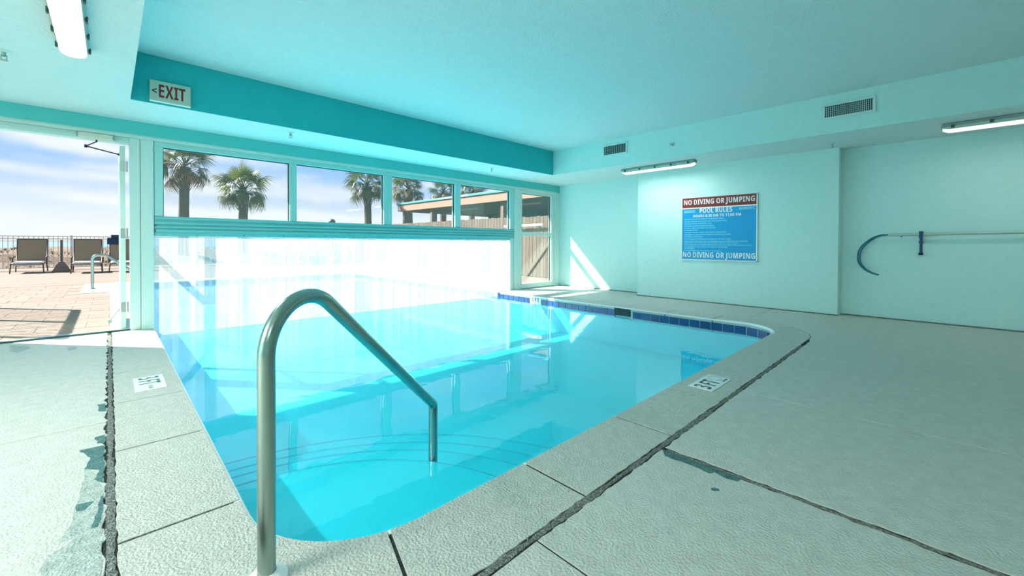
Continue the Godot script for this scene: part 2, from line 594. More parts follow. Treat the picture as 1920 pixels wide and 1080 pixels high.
func floor_and_pool() -> void:
	var nz := noise(0.35, 91, 3)
	var fl := base("floor")
	# screed bed that shows as dark crumbling mortar in the joints
	var bed := B(-4.0, 0.34, -0.3, -0.004, WZ - 0.05, 4.0)
	add(bed, 0.34, 7.72, -0.3, -0.004, -1.30, 4.0)
	add(bed, 5.83, 7.72, -0.3, -0.004, WZ - 0.05, -1.30)
	obj("mortar_bed", bed, M.mortar, fl)
	var g := 0.004
	var slabs := []
	var O := 0.345   # width of the coping
	var CG := 0.034  # width of the broken joint between coping and deck
	var lx := PX0 - O - CG
	for r: Array in [[-6.42, -5.33], [-5.33, -3.21], [-3.21, -1.10], [-1.10, 1.4], [1.4, 4.0]]:
		for cx: Array in [[-2.0, lx], [-4.0, -2.0]]:
			var crumb := 1 if cx[1] == lx and r[0] < -1.5 else 0
			slabs.append(crumbled([Vector2(cx[0] + g, r[0] + g), Vector2(cx[1] - (0.0 if crumb else g), r[0] + g), Vector2(cx[1] - (0.0 if crumb else g), r[1] - g), Vector2(cx[0] + g, r[1] - g)], [0, crumb, 0, 0], nz, 0.018))
	# the corner slab follows the rounded coping
	var cc := Vector2(PX0 + 0.45, PZ1 - 0.45)
	var ring := arc(cc, 0.45 + O + CG, PI, PI / 2, 24)
	var pts := [Vector2(lx + g, -1.10 + g)]
	var poly := PackedVector2Array()
	var hit := false
	for p: Vector2 in ring:
		if p.y > -1.10 + g or hit:
			if not hit:
				hit = true
				poly.append(Vector2(p.x, -1.10 + g))
			poly.append(p + jag(p, 0.014, nz))
	poly.append(Vector2(1.03 - g, PZ1 + O + CG)); poly.append(Vector2(1.03 - g, 1.6)); poly.append(Vector2(lx + g, 1.6)); poly.append(Vector2(lx + g, -1.10 + g))
	slabs.append(poly)
	# filler slab between the left rows and the corner arc
	poly = PackedVector2Array()
	poly.append(Vector2(lx + g, -1.765))
	hit = false
	for p: Vector2 in ring:
		if p.y < -1.10 - g: poly.append(p + jag(p, 0.012, nz))
	poly.append(Vector2(poly[poly.size() - 1].x, -1.10 - g)); poly.append(Vector2(lx + g, -1.10 - g))
	slabs.append(poly)
	var xs := [1.03, 1.945, 3.09, 4.11, 5.17, 7.55]
	var ez := PZ1 + O + CG
	for k in 5:
		var x0: float = xs[k]
		var x1: float = xs[k + 1]
		var wide0 := 0.016 if k == 1 else g
		var wide1 := 0.016 if k == 0 else g
		if k < 4:
			slabs.append(crumbled([Vector2(x0 + wide0, ez), Vector2(x1 - wide1, ez), Vector2(x1 - wide1, 1.6 - g), Vector2(x0 + wide0, 1.6 - g)], [1, 1 if k == 0 else 0, 0, 1 if k == 1 else 0], nz, 0.010))
			slabs.append(PackedVector2Array([Vector2(x0 + g, 1.6 + g), Vector2(x1 - g, 1.6 + g), Vector2(x1 - g, 4.0), Vector2(x0 + g, 4.0)]))
	# far right corner and the strip between pool and wall
	var rc := Vector2(PX1 - 0.48, PZ1 - 0.48)
	poly = PackedVector2Array([Vector2(5.17 + g, ez)])
	for p: Vector2 in arc(rc, 0.48 + O + 0.006, PI / 2, 0.0, 14): poly.append(p)
	poly.append_array([Vector2(7.55, rc.y), Vector2(7.55, 1.6 - g), Vector2(5.17 + g, 1.6 - g)])
	slabs.append(poly)
	slabs.append(PackedVector2Array([Vector2(5.17 + g, 1.6 + g), Vector2(7.55, 1.6 + g), Vector2(7.55, 4.0), Vector2(5.17 + g, 4.0)]))
	slabs.append(PackedVector2Array([Vector2(lx + g, 1.6 + g), Vector2(1.03 - g, 1.6 + g), Vector2(1.03 - g, 4.0), Vector2(lx + g, 4.0)]))
	for r: Array in [[-6.42, -4.10], [-4.10, rc.y]]:
		var wx := 7.72 if r[0] < -5 else 7.35
		slabs.append(PackedVector2Array([Vector2(PX1 + O + 0.004, r[0] + g), Vector2(wx, r[0] + g), Vector2(wx, r[1] - g), Vector2(PX1 + O + 0.004, r[1] - g)]))
	for k in slabs.size():
		obj("slab", MB.new().slab(slabs[k], -0.05, 0.0, 0.0015), M.deck if k % 3 else M.deck_b, fl)
	# coping stones round the indoor part of the pool
	var ins := outline(0.0, 0.03)
	var m := ins.size()
	var cuts := []
	# joints: by position along the near edge, the left edge and the right edge
	var left_j := [-1.878, -2.727, -3.532, -4.36, -5.19]
	var near_j := [1.351, 2.101, 2.803, 3.56, 4.31, 5.02]
	var right_j := [-2.115, -2.79, -3.46, -4.12, -4.80, -5.50]
	var marks := []
	for z: float in left_j: marks.append(Vector2(PX0, z))
	marks.append(Vector2(0.675, -1.345))
	for x: float in near_j: marks.append(Vector2(x, PZ1))
	marks.append(Vector2(5.66, -1.455))
	for z: float in right_j: marks.append(Vector2(PX1, z))
	marks.append(Vector2(PX0, -6.36)); marks.append(Vector2(PX1, -6.36))
	for q: Vector2 in marks:
		var best := 0
		for k in m:
			if (ins[k][0] as Vector2).distance_to(q) < (ins[best][0] as Vector2).distance_to(q): best = k
		cuts.append(best)
	cuts.sort()
	for k in cuts.size():
		var k0: int = cuts[k]
		var k1: int = cuts[(k + 1) % cuts.size()]
		if k1 <= k0: k1 += m
		var mid: Vector2 = ins[((k0 + k1) / 2) % m][0]
		if mid.y < -6.40: continue
		var inner := []
		var outer := []
		for j in range(k0, k1 + 1):
			var p: Vector2 = ins[j % m][0]
			var d: Vector2 = ins[j % m][1]
			if j == k0: p += (ins[(j + 1) % m][0] - p).normalized() * 0.006
			if j == k1: p -= (p - ins[(j + m - 1) % m][0]).normalized() * 0.006
			inner.append(p)
			var far := p + d * O
			var crumb := 0.008 if mid.x < 5.2 else 0.0
			outer.append(far + (jag(far, crumb, nz) if j > k0 and j < k1 else Vector2.ZERO))
		var sl := PackedVector2Array(inner)
		outer.reverse()
		sl.append_array(PackedVector2Array(outer))
		obj("coping_stone", MB.new().slab(sl, -0.05, 0.0, 0.0015), M.coping, fl)
	# broken joint between coping and deck: old filler of light mortar standing in the gap, with rubble on it
	var fill := MB.new()
	var seg := outline(O + CG * 0.5, 0.02)
	var edge := func(e: Array, sg: float) -> Vector2:
		var p: Vector2 = e[0]
		var wd := CG * 0.5 * clampf(0.66 + 0.45 * nz.get_noise_2d(p.x * 9, p.y * 9), 0.3, 0.92)
		return p + (e[1] as Vector2) * wd * sg + jag(p + Vector2(sg * 3, sg), 0.006, nz)
	for k in seg.size():
		var e: Array = seg[k]
		var e2: Array = seg[(k + 1) % seg.size()]
		if e[0].y < -6.2 or e[0].x > 4.9 or e2[0].y < -6.2 or (e2[0] - e[0]).length() > 0.1: continue
		var a0: Vector2 = edge.call(e, 1.0); var a1: Vector2 = edge.call(e2, 1.0)
		var b0: Vector2 = edge.call(e, -1.0); var b1: Vector2 = edge.call(e2, -1.0)
		fill.quad(Vector3(a0.x, -0.001, a0.y), Vector3(a1.x, -0.001, a1.y), Vector3(b1.x, -0.001, b1.y), Vector3(b0.x, -0.001, b0.y))
		fill.quad(Vector3(a0.x, -0.03, a0.y), Vector3(a1.x, -0.03, a1.y), Vector3(a1.x, -0.001, a1.y), Vector3(a0.x, -0.001, a0.y))
		fill.quad(Vector3(b0.x, -0.001, b0.y), Vector3(b1.x, -0.001, b1.y), Vector3(b1.x, -0.03, b1.y), Vector3(b0.x, -0.03, b0.y))
	for k in range(0, fill.n.size(), 12):
		if fill.n[k].y < 0:
			for j in 12: fill.n[k + j] = -fill.n[k + j]
	obj("joint_filler", fill, M.mortar_light, fl)
	var back := []
	var crack := PackedVector2Array()
	back = []
	for k in 110:
		var z := lerpf(-0.92, 1.55, k / 109.0)
		var wd := clampf(0.008 + 0.008 * nz.get_noise_2d(z * 30, 7), 0.005, 0.015)
		crack.append(Vector2(1.945 + wd, z) + jag(Vector2(2, z), 0.004, nz))
		back.append(Vector2(1.945 - wd, z) + jag(Vector2(5, z), 0.004, nz))
	back.reverse()
	crack.append_array(PackedVector2Array(back))
	obj("joint_filler", MB.new().slab(crack, -0.03, -0.001, 0.001), M.mortar_light, fl)
	var rub := MB.new()
	for e: Array in outline(O + CG * 0.5, 0.06):
		var p: Vector2 = e[0]
		if p.y < -6.0 or p.x > 4.8 or rng.randf() < 0.35: continue
		var q := p + Vector2(rng.randf_range(-0.03, 0.03), rng.randf_range(-0.010, 0.010)).rotated((e[1] as Vector2).angle() + PI / 2)
		var sz := rng.randf_range(0.006, 0.014)
		rub.box(Vector3(q.x, -0.002, q.y), Vector3(sz * 1.6, 0.008, sz), 0.002, Basis(Vector3.UP, rng.randf() * TAU))
	tag(obj("joint_rubble", rub, M.mortar_light, fl), "", "", "", "stuff")
	# bare and worn patches where the deck paint has come off
	for pp: Array in [
		["peeled", [1.926, -0.934, 1.931, -0.885, 1.929, -0.845, 1.930, -0.783, 1.930, -0.714, 1.925, -0.646, 1.929, -0.58, 1.899, -0.585, 1.885, -0.628, 1.9, -0.682, 1.873, -0.695, 1.881, -0.731, 1.883, -0.774, 1.882, -0.819, 1.874, -0.866, 1.876, -0.897]],
		["peeled", [-0.060, -3.583, -0.022, -3.577, -0.022, -3.418, -0.047, -3.437]],
		["peeled", [-0.057, -2.996, -0.022, -3.002, -0.022, -2.875, -0.05, -2.901]],
		["peeled", [-0.108, -2.858, -0.022, -2.845, -0.022, -2.404, -0.050, -2.462, -0.040, -2.56, -0.085, -2.607, -0.068, -2.729]],
		["peeled", [-0.095, -2.27, -0.047, -2.26, -0.071, -2.208, -0.093, -2.217]],
		["peeled", [-0.030, -2.284, -0.022, -2.281, -0.022, -2.173, -0.034, -2.042, -0.052, -2.045, -0.044, -2.121]],
		["worn", [-0.079, -2.656, -0.086, -2.437, -0.094, -2.293, -0.102, -2.134, -0.128, -2.045, -0.125, -2.026, -0.081, -2.023, -0.146, -1.96, -0.159, -1.899, -0.148, -1.859, -0.024, -1.713, -0.024, -1.885, -0.024, -1.986, -0.024, -2.36]],
		["worn", [-0.698, -6.244, -0.561, -6.052, -0.532, -5.903, -0.601, -5.738, -0.66, -5.906]],
		["worn", [-0.297, -5.744, -0.235, -5.722, -0.222, -5.588, -0.272, -5.542]],
		["peeled", [1.752, -0.632, 1.764, -0.645, 1.779, -0.637, 1.782, -0.622, 1.768, -0.614]]]:
		var raw: Array = pp[1]
		var cs := []
		var fg := []
		for k in range(0, raw.size(), 2):
			cs.append(Vector2(raw[k], raw[k + 1])); fg.append(1)
		var off := 0.0012 if pp[0] == "worn" else 0.0018
		obj("bare_patch" if pp[0] == "peeled" else "worn_patch", MB.new().slab(crumbled(cs, fg, nz, 0.010), 0.0002, off), M[pp[0]], fl)
	# the pool itself
	var pool := base("pool_basin")
	var ol := outline(0.0)
	var wallm := MB.new()
	for k in ol.size():
		var p: Vector2 = ol[k][0] + ol[k][1] * 0.017
		var q: Vector2 = ol[(k + 1) % ol.size()][0] + ol[(k + 1) % ol.size()][1] * 0.017
		wallm.quad(Vector3(p.x, -0.85, p.y), Vector3(p.x, -0.02, p.y), Vector3(q.x, -0.02, q.y), Vector3(q.x, -0.85, q.y))
	wallm.slab(outline_points(0.3), -0.8, -0.60)
	obj("plaster_shell", wallm, M.plaster, pool)
	# white nosing under the coping
	var lip := MB.new()
	for k in ol.size():
		var a: Vector2 = ol[k][0]; var an: Vector2 = ol[k][1]
		var b: Vector2 = ol[(k + 1) % ol.size()][0]; var bn: Vector2 = ol[(k + 1) % ol.size()][1]
		var prof := [Vector2(0.02, -0.004), Vector2(-0.004, -0.004), Vector2(-0.009, -0.008), Vector2(-0.009, -0.020), Vector2(0.02, -0.023)]
		for j in prof.size() - 1:
			var u: Vector2 = prof[j]; var w: Vector2 = prof[j + 1]
			lip.quad(Vector3(a.x + an.x * u.x, u.y, a.y + an.y * u.x), Vector3(a.x + an.x * w.x, w.y, a.y + an.y * w.x), Vector3(b.x + bn.x * w.x, w.y, b.y + bn.y * w.x), Vector3(b.x + bn.x * u.x, u.y, b.y + bn.y * u.x))
	obj("nosing", lip, M.lip, pool)
	# thick white bullnose round the far corner
	var bp := PackedVector3Array()
	var br := []
	for e: Array in outline(0.004, 0.04):
		if e[0].x > 5.28 and e[0].y > -2.35:
			bp.append(Vector3(e[0].x, -0.012, e[0].y))
			br.append(0.020 * clampf((e[0].y + 2.35) / 0.5, 0.25, 1.0))
	obj("bullnose", MB.new().tube(bp, br, 10), M.lip, pool)
	# band of blue tiles at the waterline, one by one
	var gm := MB.new()
	for k in ol.size():
		var p: Vector2 = ol[k][0] + ol[k][1] * 0.012
		var q: Vector2 = ol[(k + 1) % ol.size()][0] + ol[(k + 1) % ol.size()][1] * 0.012
		gm.quad(Vector3(p.x, -0.165, p.y), Vector3(p.x, -0.02, p.y), Vector3(q.x, -0.02, q.y), Vector3(q.x, -0.165, q.y))
	obj("grout", gm, M.grout, pool)
	var tm := MB.new().box(Vector3.ZERO, Vector3(0.138, 0.138, 0.012), 0.003).mesh()
	var long_tile := MB.new().box(Vector3.ZERO, Vector3(0.284, 0.138, 0.012), 0.003).mesh()
	var dens := outline(0.009, 0.002)
	var walk := 0.0
	var count := 0
	var prev: Vector2 = dens[0][0]
	for e: Array in dens:
		walk += prev.distance_to(e[0])
		prev = e[0]
		if walk < 0.146: continue
		walk -= 0.146
		var p: Vector2 = e[0]
		if p.y < -6.3 and p.x > PX1 - 0.1 and p.y > -13.2: pass
		if p.x > PX1 - 0.02 and ((p.y > -3.66 and p.y < -3.32) or (p.y > -5.52 and p.y < -5.18)): continue
		var d: Vector2 = e[1]
		var bs := Basis(Vector3(-d.y, 0, d.x), Vector3.UP, Vector3(-d.x, 0, -d.y))
		bs.x = bs.y.cross(bs.z)
		piece("tile", count, tm, M["tile%d" % [0, 1, 0, 2, 0, 1, 1][rng.randi() % 7]], pool, Transform3D(bs, Vector3(p.x, -0.090, p.y)))
		count += 1
	var face := Basis(Vector3.UP, -PI / 2)
	var sk := obj("skimmer_mouth", B(5.797, 5.85, -0.135, -0.022, -3.632, -3.347, 0.002), M.dark, pool)
	obj("skimmer_flap", B(5.794, 5.80, -0.128, -0.060, -3.60, -3.38, 0.002), M.ink, sk)
	var dt := obj("depth_tile", long_tile, M.white_tile, pool)
	dt.transform = Transform3D(face, Vector3(5.803, -0.090, -5.35))
	lettering("numeral", "3 FT", 0.20, 0.075, M.ink, dt, Vector3(0, 0.02, 0.007), Basis())
	# quarter-round steps in the near corner
	for st: Array in [[1.10, -0.20], [1.43, -0.31], [1.76, -0.42], [2.08, -0.51]]:
		var sp := PackedVector2Array([Vector2(PX0, PZ1)])
		for p: Vector2 in arc(Vector2(PX0, PZ1), st[0], -PI / 2, 0.0, 40): sp.append(p)
		obj("step", MB.new().slab(Geometry2D.intersect_polygons(sp, outline_points(0.011))[0], -0.61, st[1], 0.015), M.plaster, pool)
		var band := PackedVector2Array()
		for p: Vector2 in arc(Vector2(PX0, PZ1), st[0] - 0.004, -PI / 2, 0.0, 40): band.append(p)
		for p: Vector2 in arc(Vector2(PX0, PZ1), st[0] - 0.019, 0.0, -PI / 2, 40): band.append(p)
		obj("step_edge", MB.new().slab(Geometry2D.intersect_polygons(band, outline_points(0.011))[0], st[1] - 0.01, st[1] + 0.003, 0.002), M.step_edge, pool)
	var water := MeshInstance3D.new()
	water.name = numbered("pool_water")
	water.material_override = M.water
	add_child(water)
	var wm := MB.new()
	var wp := outline_points(0.010)
	var tr := Geometry2D.triangulate_polygon(wp)
	for k in range(0, tr.size(), 3):
		var A := wp[tr[k]]; var Bp := wp[tr[k + 1]]; var Cp := wp[tr[k + 2]]
		if (Bp - A).cross(Cp - A) > 0:
			var sw := Bp; Bp = Cp; Cp = sw
		wm.tri(Vector3(A.x, WATER, A.y), Vector3(Bp.x, WATER, Bp.y), Vector3(Cp.x, WATER, Cp.y))
	water.mesh = wm.mesh()
	tag(water, "clear still turquoise water filling the indoor and outdoor swimming pool", "water", "", "stuff")

# ------------------------------------------------------------------ window wall, doors
func window_wall() -> void:
	var F: Material = M.frame
	var z0 := WZ - 0.11
	var z1 := WZ
	# moulding under the header
	struct("trim_1", add(B(-0.86, 7.60, 2.165, 2.20, WZ - 0.02, WZ + 0.018, 0.004), -0.86, 7.60, 2.20, 2.21, WZ - 0.02, WZ + 0.010, 0.002), F)
	struct("trim_2", B(0.258, 0.372, -0.02, 2.165, z0 - 0.01, z1 + 0.012, 0.006), F)     # post beside the open door
	struct("trim_3", B(6.205, 6.36, 0, 2.165, z0 - 0.01, z1 + 0.012, 0.006), F)         # post beside the glazed door
	struct("trim_4", add(B(7.525, 7.60, 0, 2.165, z0, z1 + 0.012, 0.006), 7.545, 7.56, 0, 2.165, z1 + 0.012, z1 + 0.022, 0.003), F)
	# grooved rail under the windows
	var rail := B(0.376, 6.205, 1.10, 1.30, z0, z1 - 0.005, 0.003)
	for y: float in [1.115, 1.160, 1.205, 1.262]:
		add(rail, 0.376, 6.205, y, y + 0.030, z1 - 0.006, z1 + 0.012, 0.004)
	var tr := base("trim_5")
	obj("grooved_rail", rail, M.frame_teal, tr)
	var end := B(0.376, 0.386, 1.11, 1.15, z1 + 0.012, z1 + 0.02, 0.002)
	add(end, 0.376, 0.390, 1.18, 1.20, z1 + 0.012, z1 + 0.02, 0.002)
	obj("end_clip", end, M.clip, tr)
	# windows 1 to 4
	var edges := [[0.376, 1.862], [1.862, 3.30], [3.30, 4.728], [4.728, 6.205]]
	var glass := [[0.455, 1.818], [1.908, 3.230], [3.372, 4.664], [4.790, 6.090]]
	for k in 4:
		var e: Array = edges[k]
		var gl: Array = glass[k]
		var w := base("window_%d" % (k + 1))
		var fr := B(e[0], e[1], 2.108, 2.165, z0, z1, 0.004)
		add(fr, e[0], gl[0], 1.30, 2.108, z0, z1, 0.004)
		add(fr, gl[1], e[1], 1.30, 2.108, z0, z1, 0.004)
		obj("window_frame", fr, M.frame_backlit, w)
		var se := B(gl[0], gl[1], 2.098, 2.108, z0 + 0.035, z0 + 0.065)
		add(se, gl[0], gl[0] + 0.008, 1.30, 2.098, z0 + 0.035, z0 + 0.065)
		add(se, gl[1] - 0.010, gl[1], 1.30, 2.098, z0 + 0.035, z0 + 0.065)
		obj("seal", se, M.seal, w)
		obj("pane", B(gl[0], gl[1], 1.295, 2.10, z0 + 0.048, z0 + 0.052), M.glass, w)
	# glazed door at the far right
	var d2 := base("door_2")
	var dz0 := z0 + 0.02
	var dz1 := z1 - 0.005
	var df := B(6.365, 6.455, 0.01, 2.16, dz0, dz1, 0.004)
	add(df, 7.425, 7.52, 0.01, 2.16, dz0, dz1, 0.004)
	add(df, 6.455, 7.425, 2.09, 2.16, dz0, dz1, 0.004)
	add(df, 6.455, 7.425, 0.01, 0.115, dz0, dz1, 0.004)
	obj("door_frame", df, F, d2)
	obj("mid_rail", B(6.455, 7.425, 1.165, 1.245, dz0, dz1, 0.004), F, d2)
	obj("pane", B(6.45, 7.43, 0.11, 1.17, z0 + 0.048, z0 + 0.052), M.glass, d2)
	obj("pane", B(6.45, 7.43, 1.24, 2.095, z0 + 0.048, z0 + 0.052), M.glass, d2)
	var s2 := B(7.415, 7.425, 0.115, 1.165, z0 + 0.035, z0 + 0.065)
	add(s2, 7.415, 7.425, 1.245, 2.09, z0 + 0.035, z0 + 0.065)
	add(s2, 6.455, 7.425, 2.08, 2.09, z0 + 0.035, z0 + 0.065)
	obj("seal", s2, M.seal, d2)
	# open door at the left: frame, leaf swung outdoors, closer, hinges, threshold
	var d1 := base("door_1")
	var jf := B(0.164, 0.255, 0, 2.165, z0, z1, 0.005)
	add(jf, -0.86, 0.164, 2.096, 2.165, z0, z1, 0.005)
	add(jf, -0.86, -0.79, 0, 2.096, z0, z1, 0.005)
	obj("door_frame", jf, F, d1)
	var st := B(-0.79, 0.164, 2.120, 2.132, z1, z1 + 0.012, 0.002)
	obj("frame_moulding", st, F, d1)
	var leaf := B(0.088, 0.133, 0.012, 2.085, -6.575, -6.475, 0.004)
	add(leaf, 0.088, 0.133, 0.012, 2.085, -7.40, -7.31, 0.004)
	add(leaf, 0.088, 0.133, 1.99, 2.085, -7.31, -6.575, 0.004)
	add(leaf, 0.088, 0.133, 0.012, 0.16, -7.31, -6.575, 0.004)
	add(leaf, 0.088, 0.133, 1.13, 1.21, -7.31, -6.575, 0.004)
	var lf := obj("door_leaf", leaf, F, d1)
	obj("pane", B(0.107, 0.112, 0.15, 2.0, -7.32, -6.56), M.glass, lf)
	for y: float in [0.20, 1.04, 1.80]:
		var h := B(0.092, 0.131, y, y + 0.11, -6.477, -6.468, 0.002)
		h.tube(PackedVector3Array([Vector3(0.146, y - 0.005, -6.464), Vector3(0.146, y + 0.115, -6.464)]), 0.008, 8)
		for q: float in [0.02, 0.045, 0.07, 0.095]:
			add(h, 0.104, 0.110, y + q - 0.003, y + q + 0.003, -6.469, -6.465)
		obj("hinge", h, M.brushed, d1)
	var cl := B(-0.235, 0.040, 2.105, 2.158, z1, z1 + 0.045, 0.006)
	obj("closer_body", cl, M.closer, d1)
	obj("closer_cap", add(B(0.028, 0.05, 2.108, 2.155, z1 - 0.002, z1 + 0.048, 0.004), -0.246, -0.232, 2.108, 2.155, z1 - 0.002, z1 + 0.048, 0.004), M.grey_plastic, d1)
	var armp := MB.new()
	armp.tube(PackedVector3Array([Vector3(-0.095, 2.11, z1 - 0.01), Vector3(-0.095, 2.075, z1 - 0.01)]), 0.008, 8)
	armp.tube(PackedVector3Array([Vector3(-0.095, 2.078, z1 - 0.01), Vector3(-0.180, 2.040, z1 - 0.14)]), 0.006, 8)
	armp.tube(PackedVector3Array([Vector3(-0.180, 2.040, z1 - 0.14), Vector3(0.085, 2.010, z1 - 0.30)]), 0.007, 8)
	armp.tube(PackedVector3Array([Vector3(-0.180, 2.025, z1 - 0.14), Vector3(-0.180, 2.055, z1 - 0.14)]), 0.012, 8)
	armp.tube(PackedVector3Array([Vector3(0.085, 1.998, z1 - 0.30), Vector3(0.085, 2.022, z1 - 0.30)]), 0.012, 8)
	obj("closer_arm", armp, M.dark, d1)
	var hold := MB.new().tube(PackedVector3Array([Vector3(0.09, 0.17, -7.05), Vector3(0.03, 0.08, -7.10), Vector3(0.005, 0.04, -7.12)]), 0.007, 8)
	hold.lathe(PackedVector2Array([Vector2(0.0, 0.0), Vector2(0.02, 0.0), Vector2(0.02, 0.035), Vector2(0.0, 0.04)]), Vector3(0.0, 0.005, -7.12), 10)
	obj("door_holder", hold, M.grey_plastic, d1)
	var th := B(-0.79, 0.164, 0.0, 0.012, -6.50, -6.36, 0.004)
	obj("threshold", th, M.brushed, d1)
	obj("threshold_seal", B(-0.79, 0.164, 0.0, 0.018, -6.375, -6.355, 0.002), M.seal, d1)

# ------------------------------------------------------------------ strip curtain between the two halves of the pool
func curtain() -> void:
	var c := thing("strip_curtain", "cloudy clear plastic strip curtain hanging from grooved rail down to the pool water", "curtain", Vector3(0, 0, WZ - 0.06))
	obj("curtain_track", B(0.378, 6.10, 1.066, 1.104, -0.02, 0.052, 0.003), M.frame_teal, c)
	var rm := MB.new().lathe(PackedVector2Array([Vector2(0.0075, 0), Vector2(0.006, 0.004), Vector2(0.0, 0.006)]), Vector3.ZERO, 8).mesh()
	var x := 0.47
	var rk := 0
	while x < 6.05:
		piece("rivet", rk, rm, M.steel, c, Transform3D(Basis(Vector3.RIGHT, PI / 2), Vector3(x, 1.086, 0.052)))
		x += rng.randf_range(0.16, 0.30)
		rk += 1
	obj("curtain_jamb", B(6.10, 6.20, -0.10, 1.10, -0.05, 0.055, 0.004), M.frame, c)
	x = 0.372
	var k := 0
	while x < 6.06:
		var w := minf(rng.randf_range(0.17, 0.23), 6.10 - x)
		var zz := -0.004 if k % 2 else 0.006
		var lean := rng.randf_range(-0.012, 0.012)
		var bow := rng.randf_range(0.004, 0.011) * (1 if k % 2 else -1)
		var s := MB.new()
		var cols := 6
		for a in cols:
			var u0 := float(a) / cols
			var u1 := float(a + 1) / cols
			var z_0 := zz + bow * (1 - pow(2 * u0 - 1, 2))
			var z_1 := zz + bow * (1 - pow(2 * u1 - 1, 2))
			for r in 3:
				var y0 := lerpf(-0.105, 1.075, r / 3.0)
				var y1 := lerpf(-0.105, 1.075, (r + 1) / 3.0)
				var l0 := lean * (1 - r / 3.0)
				var l1 := lean * (1 - (r + 1) / 3.0)
				s.quad(Vector3(x + w * u0 + l0, y0, z_0 + l0), Vector3(x + w * u1 + l0, y0, z_1 + l0), Vector3(x + w * u1 + l1, y1, z_1 + l1), Vector3(x + w * u0 + l1, y1, z_0 + l1))
		piece("strip", k, s.mesh(), M["strip%d" % [0, 1, 2, 1, 3, 2][rng.randi() % 6]], c)
		x += w * rng.randf_range(0.72, 0.97)
		k += 1

# ------------------------------------------------------------------ things in the room
func lamp(label: String, at: Vector3, power: float) -> void:
	var t := thing("light_fixture", label, "ceiling light", at, 0.0, "enclosed fluorescent ceiling lights")
	# lies along z from 0 to 1.3, hangs from the soffit at y = 0
	obj("fixture_base", B(-0.078, 0.078, -0.042, 0.0, 0.0, 1.32, 0.012), M.grey_plastic, t)
	var lens := MB.new()
	var prof := [Vector2(-0.070, -0.038), Vector2(-0.066, -0.070), Vector2(-0.052, -0.087), Vector2(-0.025, -0.096), Vector2(0.025, -0.096), Vector2(0.052, -0.087), Vector2(0.066, -0.070), Vector2(0.070, -0.038)]
	var side := MB.new()
	for k in prof.size() - 1:
		var a: Vector2 = prof[k]; var b: Vector2 = prof[k + 1]
		var sh_ := lens if k > 0 and k < prof.size() - 2 else side
		sh_.quad(Vector3(a.x, a.y, 0.06), Vector3(b.x, b.y, 0.06), Vector3(b.x, b.y, 1.26), Vector3(a.x, a.y, 1.26))
		for e: Array in [[0.06, 0.012, -1], [1.26, 1.308, 1]]:
			var sh := 0.80
			var a2 := Vector2(a.x * sh, -0.038 + (a.y + 0.038) * 0.55); var b2 := Vector2(b.x * sh, -0.038 + (b.y + 0.038) * 0.55)
			var P := Vector3(a.x, a.y, e[0]); var Q := Vector3(b.x, b.y, e[0])
			var R := Vector3(b2.x, b2.y, e[1]); var S := Vector3(a2.x, a2.y, e[1])
			if e[2] > 0: sh_.quad(P, Q, R, S)
			else: sh_.quad(Q, P, S, R)
			var m := Vector3(0, -0.038, e[1])
			if e[2] > 0: sh_.tri(S, R, m)
			else: sh_.tri(R, S, m)
	obj("lens_rim", side, M.lens_rim, t)
	obj("lens", lens, M.lens, t)
	for k in 5:
		for s: float in [-1.0, 1.0]:
			obj("clip", MB.new().box(Vector3(s * 0.079, -0.040, 0.09 + k * 0.285), Vector3(0.012, 0.036, 0.030), 0.003), M.clip, t)
	if power > 0.0:
		var l := AreaLight3D.new()
		l.name = "lamp_light"
		l.area_size = Vector2(0.11, 1.2)
		l.light_energy = LAMP * power
		l.light_color = Color(1.0, 0.99, 0.96)
		l.area_range = 20.0
		l.area_attenuation = 2.0
		l.shadow_enabled = true
		l.position = Vector3(0, -0.105, 0.66)
		l.rotation = Vector3(-PI / 2, 0, 0)
		t.add_child(l)

const LAMP := 2.0

func sprinkler(at: Vector3, turn: Basis, label: String) -> void:
	var t := thing("sprinkler_head", label, "sprinkler", at, 0.0, "fire sprinkler heads")
	t.basis = turn
	obj("escutcheon", MB.new().lathe(PackedVector2Array([Vector2(0.0, -0.012), Vector2(0.022, -0.012), Vector2(0.038, -0.004), Vector2(0.040, 0.0)]), Vector3.ZERO, 14), M.frame, t)
	var b := MB.new().lathe(PackedVector2Array([Vector2(0.010, -0.040), Vector2(0.012, -0.012)]), Vector3.ZERO, 10)
	b.tube(PackedVector3Array([Vector3(-0.012, -0.03, 0), Vector3(-0.014, -0.055, 0), Vector3(0, -0.066, 0), Vector3(0.014, -0.055, 0), Vector3(0.012, -0.03, 0)]), 0.003, 6)
	obj("nozzle", b, M.brushed, t)
	obj("deflector", MB.new().lathe(PackedVector2Array([Vector2(0.0, -0.070), Vector2(0.022, -0.069), Vector2(0.022, -0.066), Vector2(0.0, -0.064)]), Vector3.ZERO, 12), M.brushed, t)

